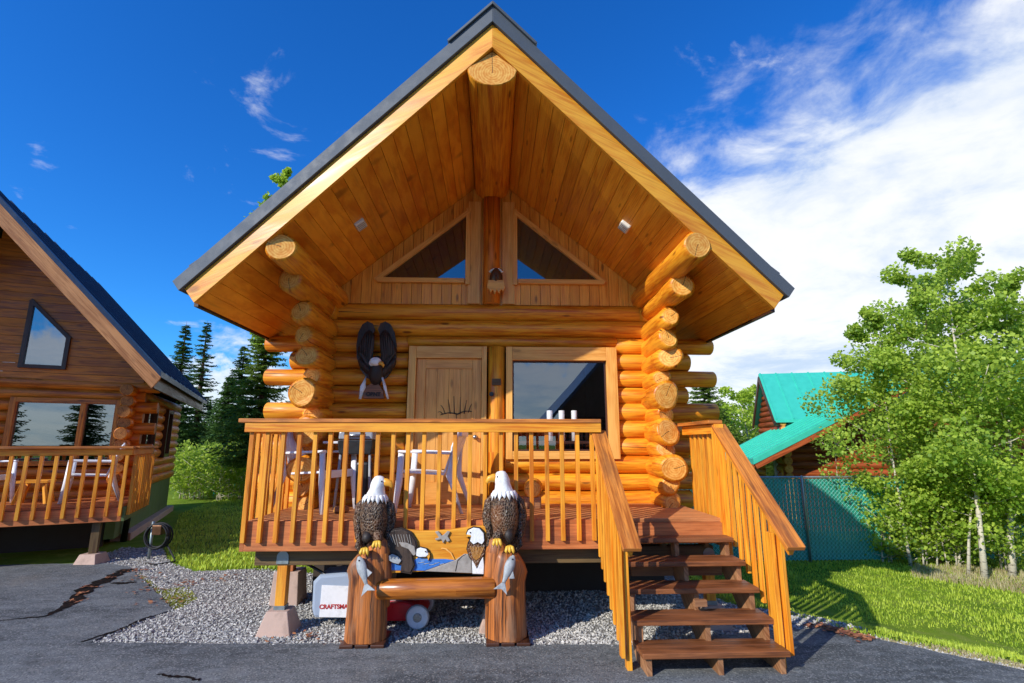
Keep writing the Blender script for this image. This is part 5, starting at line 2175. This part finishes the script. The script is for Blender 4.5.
# ------------------------------------------------------------------ trees
def leaf_cluster(mb, c, rad, n, size, rr, squash=.75, light=0.0, droop=.2):
    for k in range(n):
        while True:
            p = V((rr.uniform(-1, 1), rr.uniform(-1, 1), rr.uniform(-1, 1)))
            if p.length <= 1:
                break
        q = p.length ** .75
        p = p.normalized() * q if p.length > .01 else p
        pos = c + V((p.x * rad, p.y * rad, p.z * rad * squash))
        nrm_ = V((rr.uniform(-1, 1), rr.uniform(-1, 1), rr.uniform(-.2, 1.2))).normalized()
        a = nrm_.orthogonal().normalized()
        a = Matrix.Rotation(rr.random() * 6.28, 3, nrm_) @ a
        b = nrm_.cross(a)
        s = size * rr.uniform(.6, 1.25)
        tip = pos + a * s
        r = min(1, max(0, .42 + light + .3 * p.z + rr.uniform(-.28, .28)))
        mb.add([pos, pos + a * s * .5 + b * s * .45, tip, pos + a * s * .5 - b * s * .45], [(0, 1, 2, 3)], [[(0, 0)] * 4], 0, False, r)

def broadleaf(name, x, y, h, rad, seed, label, cat, group=None, zb=0.0, leaf='aspen_leaf', bark='aspen_bark', n=5200, base=.22, leafsize=.055, stems=1, thick=.045, lean=(0, 0), shape=1.0):
    rr = random.Random(seed)
    tr = thing(name, (x, y, zb), label, cat, group)
    tk = MB()
    cl = []
    for sidx in range(stems):
        ox, oy = (rr.uniform(-.25, .25) * (stems > 1), rr.uniform(-.2, .2) * (stems > 1))
        lx, ly = lean[0] + rr.uniform(-.25, .25), lean[1] + rr.uniform(-.2, .2)
        hh = h * (1 if sidx == 0 else rr.uniform(.6, .95))
        pts = []
        for i in range(9):
            t_ = i / 8
            pts.append(V((x + ox + lx * t_ ** 1.3 + .04 * h / 4 * math.sin(t_ * 5 + seed + sidx), y + oy + ly * t_ ** 1.3 + .04 * math.cos(t_ * 4 + seed), zb + hh * t_ * .97)))
        tk.tube(pts, [thick * (1 - .85 * i / 8) * (1.25 if i == 0 else 1) for i in range(9)], 9, jit=.05)
        nl = int(11 + h * 2.2)
        for k in range(nl):
            t_ = base + (1 - base) * (k + rr.random()) / nl
            i0 = min(7, int(t_ * 8))
            p = pts[i0].lerp(pts[i0 + 1], t_ * 8 - i0)
            a = k * 2.4 + rr.uniform(-.5, .5)
            tt = (t_ - base) / (1 - base)
            L = rad * (1.0 - .72 * tt ** 1.4) * (.55 + .6 * min(1, tt * 3.5)) * rr.uniform(.6, 1.1) * shape
            up_ = rr.uniform(.25, .8)
            e = p + V((math.cos(a) * L, math.sin(a) * L, L * up_))
            m_ = p.lerp(e, .5) + V((0, 0, -.05 * L))
            r0 = thick * (1 - .8 * t_) * .45
            tk.tube([p, m_, e], [r0, r0 * .6, .004], 5)
            for q_ in range(3):
                cl.append((p.lerp(e, .45 + .28 * q_), L, rr.uniform(-.2, .2)))
            cl.append((e + V((rr.uniform(-.1, .1), rr.uniform(-.1, .1), .08)), L, rr.uniform(-.1, .25)))
        cl.append((pts[-1], rad * .25, .1))
    tk.build('trunk', M[bark], tr)
    cr = MB()
    per = max(8, int(n / len(cl)))
    for c, L, lt in cl:
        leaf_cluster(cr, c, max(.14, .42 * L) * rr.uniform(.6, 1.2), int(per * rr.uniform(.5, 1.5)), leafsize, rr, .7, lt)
    cr.build('crown', M[leaf], tr)
    return tr
BG = 'birches on the right beside the lawn'
def G(u, v):
    p = atz(u, v)
    return p.x, p.y
bx = [
    ((1016, 578), (1012, 275), 1.5, 'birch with thick leaning white trunk at the right photo edge', .05, 15000, .14),
    ((985, 580), (958, 252), 1.5, 'tall birch with straight white trunk, tallest crown on the right', .045, 17000, .16),
    ((966, 576), (985, 320), 1.2, 'slim birch with thin white trunk left of the two bigger trunks', .024, 10000, .14),
    ((908, 566), (874, 312), 1.15, 'bushy birch at the left end of the birch row, in front of the fence', .026, 15000, .22),
    ((940, 564), (922, 268), 1.45, 'birch with hidden dark stem behind the slim white trunk, close to the fence', .03, 16000, .12),
    ((1075, 582), (1062, 290), 1.5, 'birch half cut off by the right photo edge', .04, 10000, .14),
]
for i, (pb, pt, rd, lab, th, n, bs) in enumerate(bx):
    g0 = atz(pb[0], pb[1], -.5)
    tp = at(pt[0], pt[1], g0.y + .1)
    broadleaf('birch_tree', g0.x, g0.y, tp.z + .5, rd, 31 + i, lab, 'tree', BG, n=int(n * .9), thick=th, lean=(tp.x - g0.x, .1), base=bs, leafsize=.068, zb=-.5, bark='aspen_bark' if i != 4 else 'dark_bark')
g0 = atz(842, 560, -.5)
broadleaf('sapling', g0.x, g0.y, 2.5, .45, 50, 'thin sapling with sparse leaves in front of the fence', 'sapling', None, n=700, thick=.014, base=.35, zb=-.5)
for i, (u, v, h, rd, n, lab) in enumerate(((893, 562, 1.3, .6, 2600, 'low leafy shrub at the left foot of the birch row'), (922, 565, 1.7, .8, 5200, 'leafy shrub behind the slim birch trunk'), (958, 566, 1.9, .9, 6200, 'leafy shrub between the slim and the straight birch trunk'), (1005, 570, 1.9, 1.0, 6200, 'leafy shrub behind the thick leaning birch trunk'))):
    g0 = atz(u, v, -.5)
    broadleaf('shrub', g0.x, g0.y, h, rd, 61 + i, lab, 'shrub', 'shrubs along the right fence', n=n, base=.03, stems=4, thick=.014, zb=-.5, leafsize=.065)
# background broadleaf trees
q = at(748, 400, 24)
broadleaf('birch_tree', q.x, 24, q.z + .3, 1.9, 71, 'pale green birch left of the teal roof in the distance', 'tree', None, leaf='fresh_leaf', n=5200, leafsize=.13, thick=.09)
q = at(775, 420, 27)
broadleaf('birch_tree', q.x - .4, 27, q.z + 1.6, 1.8, 72, 'distant light green birch half behind the teal roof', 'tree', None, leaf='fresh_leaf', n=4200, leafsize=.13, thick=.09)
for i, (u, yy, h) in enumerate(((198, 17.0, 2.0), (222, 16.6, 2.1), (243, 16.8, 1.9), (180, 17.1, 2.0))):
    q = atz(u, 515)
    p = at(u, 500, yy)
    broadleaf('shrub', p.x, yy, h * .78, 1.1, 81 + i, ['bright green shrub right of the left cabin wall', 'bright green shrub in the middle of the row between the cabins', 'bright green shrub against the main deck in the far row', 'bright green shrub partly hidden by the left cabin'][i], 'shrub', 'shrubs between the two cabins', leaf='aspen_leaf', n=3000, base=.03, stems=5, thick=.02, leafsize=.08)

def spruce(x, y, h, rad, seed, label, mat='spruce', dens=1.0, base=.06, group=None, size=.16, gap=0.0):
    rr = random.Random(seed)
    tr = thing('spruce_tree', (x, y, 0), label, 'tree', group)
    tk = MB()
    tk.tube([(x, y, 0), (x + .02 * h * .1, y, h * .5), (x, y, h)], [.022 * h, .013 * h, .004], 9)
    tk.build('trunk', M['dark_bark'], tr)
    cr = MB()
    z = h * base
    while z < h * .985:
        t_ = z / h
        L0 = rad * (1 - t_) ** .85 * (.9 + .2 * rr.random()) + .05
        nb_ = max(5, int((9 + 4 * (1 - t_)) * dens))
        a0 = rr.random() * 6.28
        for k in range(nb_):
            if rr.random() < gap:
                continue
            a = a0 + 6.28 * k / nb_ + rr.uniform(-.25, .25)
            L = L0 * rr.uniform(.65, 1.15)
            dx, dy = math.cos(a), math.sin(a)
            n_ = max(4, int(L / (size * .3)))
            zz0 = z + rr.uniform(-.016, .016) * h
            for i in range(n_):
                s_ = (i + .6) / n_
                dz = (-.30 + .16 * rr.random()) * L * s_ + .2 * L * s_ * s_
                c = V((x + dx * L * s_, y + dy * L * s_, zz0 + dz))
                for side_ in (-1, 1):
                    for rep in range(3):
                        sp_ = rr.uniform(.5, 1.1)
                        va = V((dx * .6 - dy * side_ * sp_, dy * .6 + dx * side_ * sp_, rr.uniform(-.55, .15))).normalized()
                        wd = size * (1.15 - .55 * s_) * rr.uniform(.7, 1.3)
                        q_ = c + va * wd
                        wv = V((dx, dy, rr.uniform(-.4, .4))) * (size * .22)
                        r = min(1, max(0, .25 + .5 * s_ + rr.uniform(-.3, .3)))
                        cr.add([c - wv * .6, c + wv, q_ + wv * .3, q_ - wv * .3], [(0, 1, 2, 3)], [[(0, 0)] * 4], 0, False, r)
        z += h * (.014 + .010 * rr.random()) * (1 + .3 * t_) / dens ** .5 + .015
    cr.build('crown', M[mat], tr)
    return tr
def sp_at(u, vtop, Y, rad, seed, label, **k):
    p = at(u, vtop, Y)
    return spruce(p.x, Y, p.z, rad, seed, label, **k)
sp_at(187, 321, 24, 1.35, 91, 'slender dark spruce, left of the two pointed ones between the cabins')
sp_at(208, 320, 26, 1.45, 92, 'slender open spruce, right of the two pointed ones between the cabins', gap=.3)
sp_at(270, 300, 15.5, 1.45, 93, 'large green spruce close behind the left corner of the main cabin', mat='spruce2', size=.15, base=.2)
sp_at(231, 375, 19.5, 1.1, 94, 'short dark spruce between the pointed spruces and the large green one', base=.12)
sp_at(160, 352, 30, 2.0, 95, 'dark spruce behind the left cabin roof edge')
q = at(286, 168, 21)
broadleaf('birch_tree', q.x, 21, q.z, 1.2, 96, 'tall tree whose green tip shows above the left slope of the main roof', 'tree', None, leaf='fresh_leaf', n=9000, leafsize=.13, thick=.12, base=.4)
sp_at(702, 372, 21, 2.3, 97, 'grey green spruce beside the right log ends of the main cabin', mat='spruce2')
sp_at(722, 405, 28, 2.2, 98, 'distant spruce behind the right handrail')
sp_at(245, 345, 26, 2.0, 99, 'dark spruce behind the large green spruce')
for i, (x, y, h) in enumerate(((-9.5, -15, 6.5), (-6.8, -17, 7.5), (-3.4, -16, 6.2))):
    spruce(x, y, h, 1.5, 120 + i, 'spruce across the yard, mirrored in the left cabin window panes', group='spruces across the yard', dens=.7, size=.22)
# far wood that closes the horizon
rr = random.Random(5)
mb = MB()
for k in range(900):
    a = rr.uniform(-1.25, 1.25)
    d_ = rr.uniform(48, 75)
    x, y = math.sin(a) * d_, math.cos(a) * d_
    h = rr.uniform(3.0, 5.6)
    for i in range(9):
        t_ = i / 9
        rdd = h * .2 * (1 - t_) + .05
        ph = rr.random() * 6
        for k2 in range(7):
            aa = ph + k2 * .9
            c = V((x, y, h * (t_ + .16)))
            e = V((x + math.cos(aa) * rdd, y + math.sin(aa) * rdd, h * t_))
            wv = V((-math.sin(aa), math.cos(aa), 0)) * rdd * .35
            mb.add([c, e - wv, e + wv], [(0, 1, 2)], [[(0, 0)] * 3], 0, False, rr.random() * .8)
tag(mb.build('far_forest', M['spruce']), 'dark far forest closing the horizon', 'forest', None, 'stuff')
